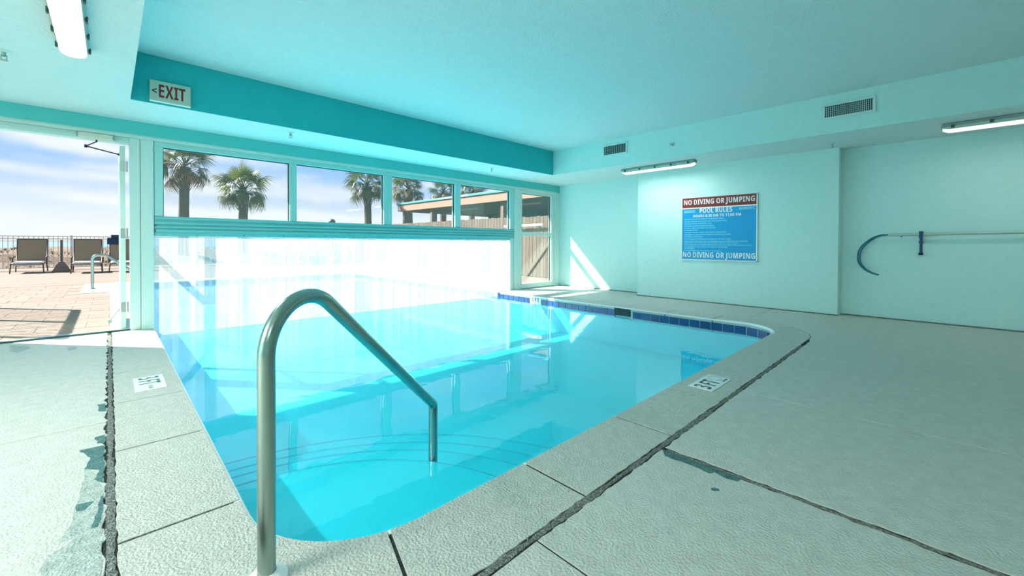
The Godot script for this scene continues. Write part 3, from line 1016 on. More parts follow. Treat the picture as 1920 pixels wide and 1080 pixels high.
func vent(label: String, z0: float, z1: float, y0: float, y1: float, slats: int) -> void:
	var t := thing("air_vent", label, "vent", Vector3(6.36, 0, 0), 0.0, "air vents on the soffit fascia")
	var b := 0.030
	var fr := B(-0.014, 0, y0, y0 + b, z0, z1, 0.003)
	add(fr, -0.014, 0, y1 - b, y1, z0, z1, 0.003)
	add(fr, -0.014, 0, y0 + b, y1 - b, z0, z0 + b, 0.003)
	add(fr, -0.014, 0, y0 + b, y1 - b, z1 - b, z1, 0.003)
	obj("vent_frame", fr, M.vent, t)
	obj("backing", B(-0.003, -0.001, y0 + b, y1 - b, z0 + b, z1 - b), M.dark, t)
	var sm := MB.new().box(Vector3.ZERO, Vector3(0.010, y1 - y0 - 2 * b, 0.005), 0.001, Basis(Vector3.UP, 0.35)).mesh()
	for k in slats:
		piece("slat", k, sm, M.vent, t, Transform3D(Basis(), Vector3(-0.010, (y0 + y1) / 2, lerpf(z0 + b, z1 - b, (k + 0.9) / (slats + 0.8)))))
	var cross := MB.new()
	for k in 5:
		add(cross, -0.006, -0.004, lerpf(y0 + b, y1 - b, (k + 1) / 6.0) - 0.0012, lerpf(y0 + b, y1 - b, (k + 1) / 6.0) + 0.0012, z0 + b, z1 - b)
	obj("cross_bars", cross, M.vent, t)

func depth_marker(label: String, at: Vector3, turn: float, text: bool) -> void:
	var t := thing("depth_marker", label, "depth marker", at, turn, "depth tiles set on the coping")
	# lies flat, its text reads along local x, its top towards local -z
	obj("plate", MB.new().box(Vector3(0, 0.002, 0), Vector3(0.37, 0.004, 0.165), 0.001), M.white_tile, t)
	var flat := Basis(Vector3.RIGHT, -PI / 2)
	lettering("numeral", "3 FT", 0.20, 0.115, M.ink if text else M.peeled, t, Vector3(-0.060, 0.0042, 0), flat, true, 0.001)
	if text:
		# worn pictogram: broken ring and bar, with small faded print under it
		var ringm := MB.new()
		for k in 26:
			if k in [3, 4, 11, 17, 18, 19]: continue
			var a0 := TAU * k / 26.0
			var a1 := TAU * (k + 1) / 26.0
			var c := Vector3(0.115, 0.0044, -0.012)
			var p := func(a: float, r: float) -> Vector3: return c + Vector3(cos(a) * r, 0, sin(a) * r)
			ringm.quad(p.call(a1, 0.040), p.call(a1, 0.050), p.call(a0, 0.050), p.call(a0, 0.040))
		obj("pictogram", ringm, M.worn, t)
		lettering("small_print", "NO DIVING", 0.085, 0.018, M.peeled, t, Vector3(0.122, 0.0042, 0.058), flat, true, 0.001)
	else:
		lettering("small_print", "NO DIVING", 0.10, 0.022, M.worn, t, Vector3(0.115, 0.0042, 0.0), flat, true, 0.001)

func indoor_things() -> void:
	lamp("white enclosed fluorescent light on the soffit above the open door, nearest the left edge", Vector3(-0.17, SOF, -4.22), 0.8)
	lamp("enclosed fluorescent light on the soffit above the pool rules sign, between both air vents", Vector3(6.80, SOF, -4.10), 0.4)
	lamp("enclosed fluorescent light on the soffit above the life hook pole, cut by the right edge", Vector3(6.80, SOF, -0.02), 0.12)
	# added fill lamps out of view, built like the visible fittings
	lamp("added unseen fill light on the left soffit behind the camera, out of the picture", Vector3(-0.9, SOF, 0.4), 0.6)
	lamp("added unseen fill light on the right soffit past the picture's right edge, behind the camera", Vector3(6.80, SOF, 2.4), 0.2)
	lamp("added unseen fill light on the left soffit near the far left wall, out of the picture", Vector3(-2.6, SOF, -2.4), 6.5)
	sprinkler(Vector3(-0.535, SOF, -4.67), Basis(), "small fire sprinkler under the soffit left of the door side light")
	sprinkler(Vector3(1.615, SOF, -5.61), Basis(), "small fire sprinkler under the window soffit above the first window")
	sprinkler(Vector3(4.978, SOF, -5.68), Basis(), "small fire sprinkler under the window soffit above the fourth window")
	sprinkler(Vector3(6.95, SOF, -1.03), Basis(), "small fire sprinkler under the sign side soffit beside the wall recess corner")
	sprinkler(Vector3(6.36, 2.55, -2.95), Basis(Vector3.BACK, -PI / 2), "small sidewall fire sprinkler on the fascia between both air vents")
	vent("small white louvred air vent on the fascia nearest the window corner", -4.24, -3.748, 2.545, 2.752, 11)
	vent("larger white louvred air vent on the fascia above the wall recess", -1.05, -0.545, 2.533, 2.727, 23)
	# exit sign
	var ex := thing("exit_sign", "pale exit sign with red letters and left arrow on the fascia tinted for shade", "exit sign", Vector3(0.446, 2.478, -5.40))
	obj("housing", MB.new().box(Vector3(0, 0, 0.022), Vector3(0.318, 0.205, 0.044), 0.004), M.exit_face, ex)
	obj("lower_edge", MB.new().box(Vector3(0, -0.099, 0.030), Vector3(0.318, 0.010, 0.034), 0.002), M.sign_white, ex)
	lettering("letters", "EXIT", 0.205, 0.125, M.ink_red, ex, Vector3(0.012, 0.005, 0.045), Basis(), true)
	lettering("arrow", "<", 0.036, 0.048, M.ink, ex, Vector3(-0.125, 0.0, 0.045), Basis())
	rules_sign()
	# handrail into the pool
	var hr := thing("pool_handrail", "stainless steel handrail at the near corner steps of the indoor pool", "handrail", Vector3(0.33, 0, -1.38))
	var dir := Vector3(0.959, 0, -0.578) / 1.1197
	var path := fillet(PackedVector3Array([Vector3(0, 0.0, 0), Vector3(0, 1.0, 0), dir * 1.12 + Vector3(0, 0.104, 0), dir * 1.12 + Vector3(0, -0.35, 0)]), 0.165, 14)
	# the lower bend is tighter
	var up := fillet(PackedVector3Array([Vector3(0, 0.0, 0), Vector3(0, 1.0, 0), dir * 1.0 + Vector3(0, 0.20, 0)]), 0.165, 18)
	var low := fillet(PackedVector3Array([dir * 1.0 + Vector3(0, 0.20, 0), dir * 1.12 + Vector3(0, 0.104, 0), dir * 1.12 + Vector3(0, -0.35, 0)]), 0.035, 8)
	path = up.slice(0, up.size() - 1)
	path.append_array(low.slice(1))
	obj("rail_tube", MB.new().tube(path, 0.0245, 20), M.steel, hr)
	obj("escutcheon", MB.new().lathe(PackedVector2Array([Vector2(0.058, 0.0), Vector2(0.056, 0.008), Vector2(0.040, 0.020), Vector2(0.028, 0.026), Vector2(0.0255, 0.028)]), Vector3.ZERO, 24), M.sign_white, hr)
	obj("escutcheon", MB.new().lathe(PackedVector2Array([Vector2(0.055, 0.0), Vector2(0.050, 0.010), Vector2(0.028, 0.022)]), dir * 1.12 + Vector3(0, -0.35, 0), 20), M.steel, hr)
	# life hook on the recess wall
	var lh := thing("life_hook", "long grey rescue pole with blue curved hook hanging on the recessed wall", "life hook", Vector3(7.49, 1.13, 0))
	obj("hook_pole", MB.new().tube(PackedVector3Array([Vector3(0, -0.002, -0.50), Vector3(0, 0.045, 2.2)]), 0.016, 14), M.pole, lh)
	obj("pole_button", MB.new().tube(PackedVector3Array([Vector3(0, -0.02, -0.38), Vector3(0, -0.026, -0.36)]), 0.006, 8), M.clip, lh)
	var cv := Curve3D.new()
	for e: Array in [[-0.49, 1.132], [-0.57, 1.126], [-0.640, 1.095], [-0.715, 1.03], [-0.775, 0.95], [-0.800, 0.85], [-0.790, 0.75], [-0.735, 0.665], [-0.66, 0.615], [-0.588, 0.590]]:
		cv.add_point(Vector3(0, e[1] - 1.13, e[0]))
	for k in cv.point_count:
		var a := cv.get_point_position(maxi(0, k - 1))
		var b := cv.get_point_position(mini(cv.point_count - 1, k + 1))
		cv.set_point_in(k, (a - b) / 6.0)
		cv.set_point_out(k, (b - a) / 6.0)
	var hp := MB.new()
	var base_pts := cv.tessellate_even_length(5, 0.02)
	var p1 := PackedVector3Array(); var p2 := PackedVector3Array()
	for k in base_pts.size():
		var t := (base_pts[mini(k + 1, base_pts.size() - 1)] - base_pts[maxi(k - 1, 0)]).normalized()
		var s := t.cross(Vector3.RIGHT) * 0.012 * sin(PI * minf(1.0, k / (base_pts.size() - 1.0)))
		p1.append(base_pts[k] + s); p2.append(base_pts[k] - s)
	hp.tube(p1, 0.0095, 10); hp.tube(p2, 0.0095, 10)
	obj("hook", hp, M.hook_blue, lh)
	var br := thing("pole_bracket", "dark blue double wall bracket holding the rescue pole on the recessed wall", "bracket", Vector3(7.49, 1.0, -0.187))
	var bm := B(0.045, 0.058, -0.125, 0.17, -0.014, 0.014, 0.004)
	add(bm, -0.018, 0.058, 0.085, 0.105, -0.016, 0.016, 0.004)
	add(bm, -0.026, -0.016, 0.085, 0.175, -0.018, 0.018, 0.004)
	add(bm, 0.018, 0.05, 0.145, 0.172, -0.02, 0.02, 0.004)
	add(bm, -0.030, 0.058, -0.13, -0.108, -0.022, 0.022, 0.004)
	add(bm, -0.030, -0.020, -0.13, -0.10, -0.022, 0.022, 0.003)
	obj("bracket_body", bm, M.bracket_blue, br)
	obj("bracket_knob", MB.new().tube(PackedVector3Array([Vector3(0.05, 0.035, 0), Vector3(-0.03, 0.035, 0)]), [0.022, 0.020], 12), M.bracket_blue, br)
	depth_marker("worn white 3 FT depth tile on the near coping beside the deck crack", Vector3(3.108, 0.0, -1.150), 0.0, true)
	depth_marker("faded white 3 FT depth tile on the left coping near the open door", Vector3(0.200, 0.0, -3.889), -PI / 2, false)

func rules_sign() -> void:
	var z0 := -3.233
	var z1 := -2.020
	var y0 := 0.717
	var y1 := 1.814
	var zc := (z0 + z1) / 2
	var face := Basis(Vector3.UP, -PI / 2)
	var t := thing("rules_sign", "blue pool rules sign with red no diving band on the sign side wall", "sign", Vector3(7.35, 0, 0))
	obj("board", B(-0.012, 0.0, y0, y1, z0, z1, 0.002), M.sign_blue, t)
	var fr := B(-0.018, 0.0, y0, y0 + 0.016, z0, z1, 0.002)
	add(fr, -0.018, 0.0, y1 - 0.010, y1, z0, z1, 0.002)
	add(fr, -0.018, 0.0, y0, y1, z0, z0 + 0.014, 0.002)
	add(fr, -0.018, 0.0, y0, y1, z1 - 0.018, z1, 0.002)
	var H := y1 - y0
	add(fr, -0.0145, -0.012, y1 - 0.182 * H, y1 - 0.165 * H, z0, z1)
	obj("sign_frame", fr, M.sign_white, t)
	obj("red_band", B(-0.0135, -0.0118, y1 - 0.165 * H, y1 - 0.01, z0 + 0.012, z1 - 0.016), M.sign_red, t)
	var W := z1 - z0
	lettering("headline", "NO DIVING OR JUMPING", W * 0.93, H * 0.100, M.sign_white, t, Vector3(-0.0155, y1 - 0.090 * H, zc), face)
	lettering("headline", "NO DIVING OR JUMPING", W * 0.95, H * 0.105, M.sign_white, t, Vector3(-0.0135, y0 + 0.075 * H, zc), face)
	lettering("title", "POOL RULES", W * 0.43, H * 0.075, M.sign_white, t, Vector3(-0.0135, y1 - 0.218 * H, z0 + W * 0.475), face)
	lettering("corner_print", "WARNING", W * 0.16, H * 0.040, M.sign_cyan, t, Vector3(-0.0135, y1 - 0.225 * H, z0 + W * 0.115), face)
	lettering("corner_print", "WARNING", W * 0.19, H * 0.040, M.sign_cyan, t, Vector3(-0.0135, y1 - 0.215 * H, z0 + W * 0.87), face)
	lettering("hours", "HOURS 8:30 AM TO 11:00 PM", W * 0.63, H * 0.042, M.sign_white, t, Vector3(-0.0135, y1 - 0.300 * H, z0 + W * 0.485), face)
	var rows := [["SHOWER BEFORE ENTERING SWIMMING POOL", 0.54, 0.350], ["NO FOOD DRINKS OR GLASS IN POOL OR ON POOL DECK", 0.58, 0.386], ["NO PETS IN POOL OR ON POOL DECK", 0.38, 0.420], ["BATHING LOAD IN PERSONS MAXIMUM", 0.41, 0.456], ["DO NOT SWALLOW THE POOL WATER", 0.43, 0.490], ["NO DIVING IN POOL", 0.19, 0.525], ["CHILDREN UNDER 12 MUST HAVE ADULT SUPERVISION", 0.57, 0.560], ["CHILDREN IN DIAPERS MUST WEAR WATERPROOF DIAPERS", 0.63, 0.595], ["NO RUNNING OR ROUGH PLAY", 0.26, 0.628], ["NO ALCOHOLIC BEVERAGES ALLOWED IN THE POOL AREA", 0.63, 0.665], ["PERSONS WITH OPEN SORES COLDS OR INFECTIONS ARE NOT PERMITTED TO USE THE POOL", 0.84, 0.700], ["MANAGEMENT IS NOT RESPONSIBLE FOR ACCIDENTS INJURY OR LOST PROPERTY", 0.72, 0.728], ["POOL IS FOR THE USE OF REGISTERED GUESTS ONLY AND MAY CLOSE WITHOUT NOTICE", 0.89, 0.757], ["IN EMERGENCY CALL OFFICE OR NEAREST TELEPHONE", 0.59, 0.790], ["NO LIFEGUARD", 0.14, 0.815], ["NO SWIMMING IF YOU ARE ILL OR UNWELL", 0.52, 0.848]]
	for r: Array in rows:
		lettering("rule_line", r[0], W * r[1], H * 0.019, M.sign_cyan, t, Vector3(-0.0125, y1 - r[2] * H, z0 + W * (0.045 + r[1] / 2)), face, true, 0.001)

# ------------------------------------------------------------------ outdoors
func outdoors() -> void:
	# balcony slab over the terrace, which shades the upper windows
	struct("balcony_slab", B(-9.0, 14.0, 3.0, 3.2, -7.78, WZ - 0.15), M.wall)
	# upper storeys and wall on both sides of the opening, seen only from outdoors
	var fac := B(-9.0, -4.0, -0.05, 3.0, -6.5, -6.2)
	add(fac, 8.0, 14.0, -0.05, 3.0, -6.5, -6.2)
	struct("outer_wall", fac, M.wall)
	# terrace paved right up to the threshold
	var pat := base("patio")
	var gr := B(-14.0, 0.0, -0.25, -0.0045, -23.6, -6.50)
	add(gr, 0.0, 6.2, -0.25, -0.012, -23.6, -13.92)
	add(gr, 6.13, 26.0, -0.25, -0.012, -23.6, -6.50)
	obj("bed", gr, M.paver_joint, pat)
	var far := B(-14.0, 26.0, -0.02, 0.0, -23.6, -14.6)
	add(far, -14.0, -4.6, -0.02, 0.0, -14.6, -6.51)
	add(far, 6.14, 26.0, -0.02, 0.0, -14.6, -6.51)
	add(far, -4.6, 6.14, -0.02, -0.001, -14.6, -13.95)
	obj("distant_paving", far, M.patio, pat)
	var pm := MB.new().box(Vector3(0, -0.02, 0), Vector3(0.394, 0.04, 0.394), 0.004).mesh()
	var half := MB.new().box(Vector3(0, -0.02, 0), Vector3(0.194, 0.04, 0.394), 0.004).mesh()
	var k := 0
	for r in 18:
		for c in 12:
			var x := 0.0 - 0.2 - 0.4 * c - (0.2 if r % 2 else 0.0)
			var z := -6.71 - 0.4 * r
			if r % 2 and c == 0 and z > -11.0:
				piece("half_paver", r / 2, half, M["paver%d" % (rng.randi() % 3)], pat, Transform3D(Basis(), Vector3(-0.1, 0, z)))
			if z < -11.0 and x > -0.6: continue
			piece("paver", k, pm, M["paver%d" % (rng.randi() % 3)], pat, Transform3D(Basis(Vector3.UP, 0.0), Vector3(x, rng.randf_range(-0.0015, 0.0), z)))
			k += 1
	# pale coping of the outdoor part of the pool
	var n := 0
	for s in 6:
		var z_0 := -6.52 - s * 0.82
		piece("outdoor_coping_stone", n, B(0.0, PX0 - 0.003, -0.05, 0.004, z_0 - 0.81, z_0, 0.004).mesh(), M.white_coping, pat); n += 1
		piece("outdoor_coping_stone", n, B(PX1 + 0.003, 6.13, -0.05, 0.004, z_0 - 0.81, z_0, 0.004).mesh(), M.white_coping, pat); n += 1
	for q: Array in [[-0.42, PX0 - 0.003, -13.92, -11.45], [PX1 + 0.003, 6.13, -13.92, -11.45]]:
		piece("outdoor_coping_stone", n, B(q[0], q[1], -0.05, 0.004, q[2], q[3], 0.004).mesh(), M.white_coping, pat); n += 1
	for s in 6:
		piece("outdoor_coping_stone", n, B(PX0 + s * 0.907, PX0 + s * 0.907 + 0.90, -0.05, 0.004, -13.92, PZ0 - 0.003, 0.004).mesh(), M.white_coping, pat); n += 1
	# far outdoor handrail
	var hr := thing("pool_handrail", "small curved handrail beside the outdoor pool, seen through the open door", "handrail", Vector3(-0.262, 0, -12.45))
	var pth := fillet(PackedVector3Array([Vector3(0, 0, 0), Vector3(0, 0.72, 0), Vector3(0.22, 0.70, 0), Vector3(0.80, 0.18, 0), Vector3(0.80, -0.25, 0)]), 0.09, 8)
	obj("rail_tube", MB.new().tube(pth, 0.026, 12), M.steel, hr)
	obj("escutcheon", MB.new().lathe(PackedVector2Array([Vector2(0.06, 0.0), Vector2(0.055, 0.01), Vector2(0.027, 0.025)]), Vector3.ZERO, 14), M.steel, hr)
	for a: Array in [[-1.85, -19.75, "brown sling sun lounger left of the umbrella stand on the patio"], [-0.52, -18.75, "brown sling sun lounger between the umbrella stand and the third lounger"], [0.34, -18.45, "brown sling sun lounger half hidden behind the open door leaf"]]:
		lounger(a[2], Vector3(a[0], 0, a[1]))
	var us := thing("umbrella_stand", "dark umbrella pole in a weighted pyramid foot between two loungers", "umbrella stand", Vector3(-1.12, 0, -19.85))
	var foot := MB.new()
	var p0 := [Vector3(-0.2, 0, 0.2), Vector3(0.2, 0, 0.2), Vector3(0.2, 0, -0.2), Vector3(-0.2, 0, -0.2)]
	for j in 4:
		var a: Vector3 = p0[j]; var b: Vector3 = p0[(j + 1) % 4]
		foot.quad(a, b, b + Vector3(0, 0.05, 0), a + Vector3(0, 0.05, 0))
		foot.quad(a + Vector3(0, 0.05, 0), b + Vector3(0, 0.05, 0), b * 0.28 + Vector3(0, 0.34, 0), a * 0.28 + Vector3(0, 0.34, 0))
	foot.quad(p0[0] * 0.28 + Vector3(0, 0.34, 0), p0[1] * 0.28 + Vector3(0, 0.34, 0), p0[2] * 0.28 + Vector3(0, 0.34, 0), p0[3] * 0.28 + Vector3(0, 0.34, 0))
	obj("foot", foot, M.plank3, us)
	obj("pole", MB.new().tube(PackedVector3Array([Vector3(0, 0.26, 0), Vector3(0, 1.05, 0)]), 0.028, 10), M.lounge_frame, us)
	var tw := thing("towel", "dark navy folded towels hung over the top of the third lounger", "towel", Vector3(0.14, 1.07, -19.92))
	var drape := MB.new().box(Vector3(0, -0.06, 0.075), Vector3(0.40, 0.22, 0.03), 0.012, Basis(Vector3.RIGHT, deg_to_rad(-18.0)))
	drape.box(Vector3(0, 0.045, 0.02), Vector3(0.40, 0.04, 0.14), 0.015)
	obj("draped_towel", drape, M.navy, tw)
	obj("rolled_towel", MB.new().tube(PackedVector3Array([Vector3(-0.10, 0.105, 0), Vector3(-0.09, 0.105, 0), Vector3(0.19, 0.105, 0), Vector3(0.20, 0.105, 0)]), [0.045, 0.06, 0.06, 0.045], 14), M.navy, tw)
	railing()
	gate()
	seaside()
	palms()
	pavilion()
	plank_fence()
	var lp := thing("lamp_post", "distant dark capped lamp post on the beach seen above the window rail", "lamp post", Vector3(12.6, -0.2, -33.4))
	obj("post", MB.new().tube(PackedVector3Array([Vector3(0, 0, 0), Vector3(0, 2.8, 0)]), 0.05, 10), M.lounge_frame, lp)
	obj("cap", MB.new().lathe(PackedVector2Array([Vector2(0.24, 2.78), Vector2(0.25, 2.86), Vector2(0.20, 2.98), Vector2(0.10, 3.04), Vector2(0.0, 3.06)]), Vector3.ZERO, 16), M.lounge_frame, lp)

func lounger(label: String, at: Vector3) -> void:
	var t := thing("sun_lounger", label, "sun lounger", at, 0.0, "sling loungers on the patio")
	# the foot end is at z = 0, the back rises towards -z
	var hw := 0.33
	var seat := MB.new().box(Vector3(0, 0.30, -0.60), Vector3(hw * 2 - 0.03, 0.11, 1.22), 0.035)
	obj("seat_sling", seat, M.cushion, t)
	var bt := Basis(Vector3.RIGHT, deg_to_rad(-18.0))
	obj("back_sling", MB.new().box(Vector3(0, 0.70, -1.34), Vector3(hw * 2 - 0.03, 0.74, 0.025), 0.01, bt), M.sling, t)
	var fr := MB.new()
	for s: float in [-1.0, 1.0]:
		fr.tube(PackedVector3Array([Vector3(s * hw, 0.295, 0.0), Vector3(s * hw, 0.295, -1.24), Vector3(s * hw, 1.07, -1.47)]), 0.017, 8)
	fr.tube(PackedVector3Array([Vector3(-hw, 0.295, 0.0), Vector3(hw, 0.295, 0.0)]), 0.017, 8)
	fr.tube(PackedVector3Array([Vector3(-hw, 1.07, -1.47), Vector3(hw, 1.07, -1.47)]), 0.017, 8)
	obj("frame", fr, M.lounge_frame, t)
	for s: float in [-1.0, 1.0]:
		obj("leg", MB.new().tube(PackedVector3Array([Vector3(s * hw, 0.29, -0.10), Vector3(s * (hw + 0.02), 0.0, -0.06)]), 0.016, 8), M.lounge_frame, t)
		obj("leg", MB.new().tube(PackedVector3Array([Vector3(s * hw, 0.29, -1.15), Vector3(s * (hw + 0.02), 0.0, -1.22)]), 0.016, 8), M.lounge_frame, t)
		obj("armrest", MB.new().tube(fillet(PackedVector3Array([Vector3(s * (hw + 0.03), 0.29, -0.70), Vector3(s * (hw + 0.03), 0.50, -0.72), Vector3(s * (hw + 0.03), 0.50, -1.25)]), 0.06, 5), 0.02, 8), M.lounge_frame, t)

func railing() -> void:
	var t := thing("metal_railing", "tan metal picket railing along the seaward edge of the patio", "railing", Vector3(0, 0, -22.0))
	obj("top_rail", B(-12, 9.0, 1.165, 1.195, -0.02, 0.02, 0.004), M.fence_metal, t)
	obj("middle_rail", B(-12, 9.0, 1.080, 1.105, -0.015, 0.015, 0.003), M.fence_metal, t)
	obj("bottom_rail", B(-12, 9.0, 0.06, 0.09, -0.015, 0.015, 0.003), M.fence_metal, t)
	for k in 12:
		obj("post", B(-12 + k * 1.83, -12 + k * 1.83 + 0.06, 0, 1.22, -0.03, 0.03, 0.005), M.fence_metal, t)
	var p := MB.new()
	var x := -11.9
	while x < 9.0:
		add(p, x - 0.009, x + 0.009, 0.06, 1.17, -0.009, 0.009)
		x += 0.115
	tag(obj("pickets", p, M.fence_metal, t), "", "", "", "stuff")

func gate() -> void:
	# stands just outside the picture; only its barred shadow lies on the pavers
	var t := thing("metal_gate", "metal picket gate left of the open door, casting a barred shadow", "gate", Vector3(-1.30, 0, -7.35))
	var fr := B(-0.035, 0.035, 1.14, 1.20, -2.55, 0.0, 0.006)
	add(fr, -0.02, 0.02, 0.08, 0.12, -2.55, 0.0, 0.004)
	add(fr, -0.03, 0.03, 0, 1.20, -0.06, 0.0, 0.004)
	add(fr, -0.03, 0.03, 0, 1.20, -2.55, -2.49, 0.004)
	add(fr, -0.03, 0.03, 0, 1.20, -1.30, -1.24, 0.004)
	obj("gate_frame", fr, M.fence_metal, t)
	for k in 22:
		if k == 11: continue
		var z := -0.12 - k * 0.107
		obj("picket", B(-0.006, 0.006, 0.10, 1.15, z - 0.006, z + 0.006), M.fence_metal, t)

func seaside() -> void:
	var nz := noise(0.12, 17, 5)
	var d := MB.new()
	var nx := 120
	var nzz := 34
	var h := func(x: float, z: float) -> float:
		var r := clampf((-23.2 - z) / 2.5, 0.0, 1.0)
		var fall := clampf((-z - 60.0) / 60.0, 0.0, 1.0)
		return (0.38 + 0.45 * nz.get_noise_2d(x * 2.0, z * 2.0)) * r - 0.15 * (1 - r) - 2.6 * fall
	for a in nx:
		for b in nzz:
			var x0 := -60.0 + a * 1.0 + 10
			var z0 := -23.3 - pow(b / float(nzz), 2.0) * 110.0
			var z1 := -23.3 - pow((b + 1) / float(nzz), 2.0) * 110.0
			d.quad(Vector3(x0, h.call(x0, z0), z0), Vector3(x0 + 1, h.call(x0 + 1, z0), z0), Vector3(x0 + 1, h.call(x0 + 1, z1), z1), Vector3(x0, h.call(x0, z1), z1))
	struct("dunes", d, M.dune)
	struct("sea", B(-3000, 3000, -2.6, -2.2, -3500, -90), M.sea)
	# dry grass on the dunes
	var tuft := MB.new()
	for k in 14:
		var an := k * 2.4
		var lean := Vector3(cos(an), 0, sin(an)) * (0.10 + 0.10 * ((k * 7) % 5) / 5.0)
		var s := Vector3(-sin(an), 0, cos(an)) * 0.012
		var top := lean + Vector3(0, 0.34 + 0.16 * ((k * 3) % 4) / 4.0, 0)
		tuft.quad(-s, s, lean * 0.4 + Vector3(0, 0.22, 0) + s, lean * 0.4 + Vector3(0, 0.22, 0) - s)
		tuft.tri(lean * 0.4 + Vector3(0, 0.22, 0) - s, lean * 0.4 + Vector3(0, 0.22, 0) + s, top)
	var mm := MultiMesh.new()
	mm.transform_format = MultiMesh.TRANSFORM_3D
	mm.mesh = tuft.mesh()
	mm.instance_count = 1800
	for k in 1800:
		var x := rng.randf_range(-14, 22)
		var z := -24.0 - rng.randf() * rng.randf() * 22.0
		var s := rng.randf_range(0.14, 0.42)
		mm.set_instance_transform(k, Transform3D(Basis(Vector3.UP, rng.randf() * TAU).scaled(Vector3(s * 1.6, s, s * 1.6)), Vector3(x, h.call(x, z) - 0.02, z)))
	var mi := MultiMeshInstance3D.new()
	mi.multimesh = mm
	mi.material_override = M.dune_grass
	mi.name = "dune_grass"
	add_child(mi)
	tag(mi, "dry brown grass tufts growing on the dunes behind the railing", "grass", "", "stuff")

# one fan leaf: stalk along +x, blades fanning out round its end, drooping by droop
func fan_leaf(droop: float, seed_: int, spread := 1.9) -> ArrayMesh:
	var r := RandomNumberGenerator.new()
	r.seed = seed_
	var m := MB.new()
	var stalk := 0.62
	var path := PackedVector3Array([Vector3.ZERO, Vector3(stalk * 0.5, 0.05, 0), Vector3(stalk, 0.03, 0)])
	m.tube(path, [0.022, 0.014, 0.010], 5, false)
	var hub := path[2]
	for k in 23:
		var u := k / 22.0 * 2 - 1
		var an := u * spread
		var d := Vector3(cos(an), 0.10 * (1 - absf(u)) - 0.05, sin(an)).normalized()
		var L := (0.72 - 0.18 * absf(u)) * r.randf_range(0.88, 1.08)
		var s := Vector3(-sin(an), 0, cos(an))
		var w := 0.019
		var a := hub + d * 0.05
		var b := hub + d * L * 0.55 + Vector3(0, -droop * 0.08, 0)
		var c := hub + d * L * (0.95 - 0.12 * droop) + Vector3(0, -droop * (0.22 + r.randf() * 0.12), 0)
		m.quad(a - s * w * 0.3, a + s * w * 0.3, b + s * w, b - s * w)
		m.tri(b - s * w, b + s * w, c)
	return m.mesh()

func palm(label: String, at: Vector3, crown: float, r_trunk: float, fan: Array, seed_: int, size := 1.0, dead := 0.6) -> void:
	var t := thing("palm_tree", label, "palm tree", at, 0.0, "cabbage palms beyond the railing")
	var r := RandomNumberGenerator.new()
	r.seed = seed_
	var pts := PackedVector3Array()
	var rad := []
	for k in 15:
		var u := k / 14.0
		pts.append(Vector3(sin(u * 2.0 + seed_) * 0.05, u * (crown - 0.15), cos(u * 1.7 + seed_) * 0.05))
		rad.append(r_trunk * (1.12 - 0.2 * u + 0.28 * smoothstep(0.75, 0.95, u)) * (1.0 + 0.035 * (k % 2)))
	obj("trunk", MB.new().tube(pts, rad, 14), M.trunk, t)
	# old leaf bases crossing each other under the crown
	var boots := MB.new()
	for k in 34:
		var an := k * 2.4
		var y := crown - 1.20 + 1.05 * k / 34.0
		var o := Vector3(cos(an), 0, sin(an))
		var b := Basis(Vector3(-sin(an), 0, cos(an)), -0.5) * Basis(Vector3.UP, -an)
		boots.box(o * (r_trunk * 1.12) + Vector3(0, y, 0), Vector3(0.030, 0.26, 0.075), 0.008, b)
	tag(obj("leaf_bases", boots, M.boot, t), "", "", "", "stuff")
	var top := Vector3(pts[14].x, crown, pts[14].z)
	var n := 36
	for k in n:
		var u := k / float(n - 1)            # 0 young and upright, 1 old and hanging
		var an := k * 2.39996 + r.randf_range(-0.2, 0.2)
		var pitch := lerpf(1.35, -0.50, pow(u, 0.9)) + r.randf_range(-0.25, 0.25)
		var kind := 0
		if u > dead: kind = 3 if r.randf() < 0.62 else 2
		elif r.randf() < 0.3: kind = 1
		elif r.randf() < 0.4: kind = 2
		var dm: int = 0 if u < 0.3 else (1 if u < 0.7 else 2)
		var b := Basis(Vector3.UP, an) * Basis(Vector3.BACK, pitch) * Basis(Vector3.RIGHT, r.randf_range(-0.5, 0.5))
		var s := size * r.randf_range(0.80, 1.2) * (0.9 if u > 0.8 else 1.0)
		piece("frond", k, fan[dm * 2 + k % 2], M["frond%d" % kind], t, Transform3D(b.scaled(Vector3.ONE * s), top + Vector3(0, -0.22 * u, 0)))

func palms() -> void:
	var fan := [fan_leaf(0.3, 1, 1.7), fan_leaf(0.5, 2, 1.8), fan_leaf(1.0, 3, 1.9), fan_leaf(1.2, 4, 1.8), fan_leaf(1.8, 5, 1.5), fan_leaf(2.1, 6, 1.4)]
	var spots := [
		[0.1015, 0.146, 0.9948, 25.5, "palm with dense brown-skirted crown at the left of the first window", 0.20],
		[0.1925, 0.108, 0.9813, 27.0, "palm with fresh green upright crown in the middle of the first window", 0.21],
		[0.4205, 0.132, 0.9073, 26.0, "palm with grey trunk at the right of the second window", 0.20],
		[0.5020, 0.128, 0.8648, 29.0, "palm crown just right of the second mullion, above the pavilion's end", 0.25],
		[0.5700, 0.122, 0.8217, 34.0, "palm crown above the pavilion roof in the third window", 0.25],
		[0.6240, 0.132, 0.7815, 36.0, "palm crown above the pavilion roof at the left of the fourth window", 0.25]]
	for k in spots.size():
		var s: Array = spots[k]
		var d: float = s[3]
		palm(s[4], Vector3(s[0] * d, -0.1, -s[2] * d), 1.0 + s[1] * d + 0.1, s[5], fan, 30 + k, 1.15 if k != 1 else 1.25, 0.55 if k != 1 else 0.9)

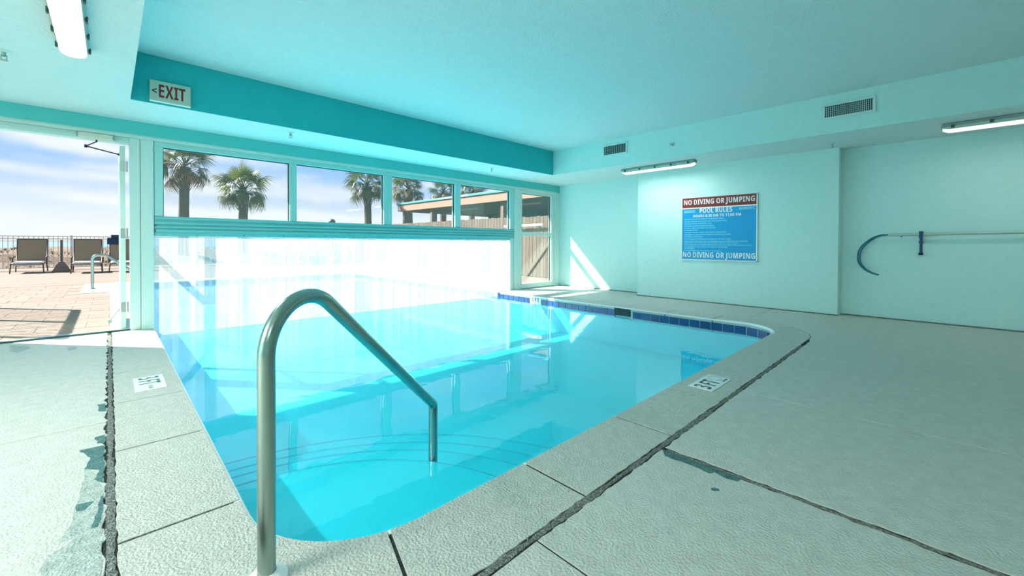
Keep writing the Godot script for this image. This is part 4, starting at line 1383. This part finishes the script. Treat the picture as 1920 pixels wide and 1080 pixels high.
func pavilion() -> void:
	var X := 12.0
	var t := thing("pavilion", "low flat roofed tan timber pavilion beyond the plank fence", "pavilion", Vector3(X, 0, -21.9))
	# runs along z from 0 to +16 and 7 m deep in x
	var L := 17.0
	var D := 7.0
	obj("roof", B(0.05, D, 3.02, 3.20, 0.05, L), M.soffit_dark, t)
	obj("fascia", add(B(0.0, 0.05, 2.80, 3.17, 0.0, L, 0.004), 0.0, D, 2.80, 3.17, 0.0, 0.05, 0.004), M.fascia_wood, t)
	obj("drip_edge", add(B(-0.06, D, 3.17, 3.27, -0.06, 0.10, 0.01), -0.06, 0.10, 3.17, 3.27, -0.06, L, 0.01), M.drip, t)
	obj("ceiling_boards", B(0.05, D, 2.96, 3.02, 0.05, L), M.soffit_dark, t)
	obj("far_beam", B(D - 0.15, D, 2.30, 2.96, 0.05, L), M.soffit_dark, t)
	for q: Array in [[0.25, 0.35], [0.25, 3.2], [0.25, 8.7], [0.25, 14.2], [2.2, 0.5], [D - 0.3, 2.0], [D - 0.3, 6.5], [D - 0.3, 11.0], [3.5, 5.0]]:
		obj("post", B(q[0] - 0.09, q[0] + 0.09, 0, 2.96, q[1] - 0.09, q[1] + 0.09, 0.006), M.post_wood, t)
	obj("ceiling_lamp", B(2.4, 2.52, 2.86, 2.94, 6.5, 8.9, 0.01), M.grey_plastic, t)
	obj("ceiling_lamp", B(2.4, 2.52, 2.86, 2.94, 2.0, 4.2, 0.01), M.grey_plastic, t)
	obj("counter", B(5.6, 6.4, 0.0, 1.05, 4.0, 10.0, 0.01), M.soffit_dark, t)

func plank_fence() -> void:
	var t := thing("plank_fence", "weathered tan vertical plank fence with gate right of the glazed door", "fence", Vector3(9.08, 0, -6.9))
	obj("rail", add(B(0.02, 0.06, 0.35, 0.44, -14.8, 0.3, 0.004), 0.02, 0.06, 1.45, 1.54, -14.8, 0.3, 0.004), M.plank2, t)
	var k := 0
	var z := 0.3
	while z > -14.8:
		var w := 0.138
		var top := 1.80 + rng.randf_range(-0.012, 0.012) + (0.02 if z < -2.6 else 0.0)
		piece("plank", k, B(-0.012 + rng.randf_range(-0.004, 0.004), 0.018, 0.01, top, z - w, z, 0.004).mesh(), M["plank%d" % (rng.randi() % 4)], t)
		z -= 0.145
		k += 1
	var b := MB.new()
	var dirv := Vector3(0, 1.05, 0.95).normalized()
	var bt := Basis(Vector3.RIGHT, dirv, Vector3.RIGHT.cross(dirv))
	b.box(Vector3(-0.030, 0.50, -1.40), Vector3(0.03, 1.42, 0.10), 0.004, bt)
	obj("brace", b, M.plank3, t)
	var pipe := thing("white_pipe", "short white pipe on the plank fence behind the glazed door", "pipe", Vector3(8.975, 1.52, -8.0))
	obj("tube", MB.new().tube(PackedVector3Array([Vector3(-0.02, 0.02, 0.0), Vector3(-0.02, 0.0, -1.6)]), 0.035, 12), M.sign_white, pipe)
	obj("holder", add(B(-0.03, 0.075, -0.05, -0.02, -0.2, -0.15, 0.004), -0.03, 0.075, -0.06, -0.03, -1.4, -1.35, 0.004), M.plank2, pipe)
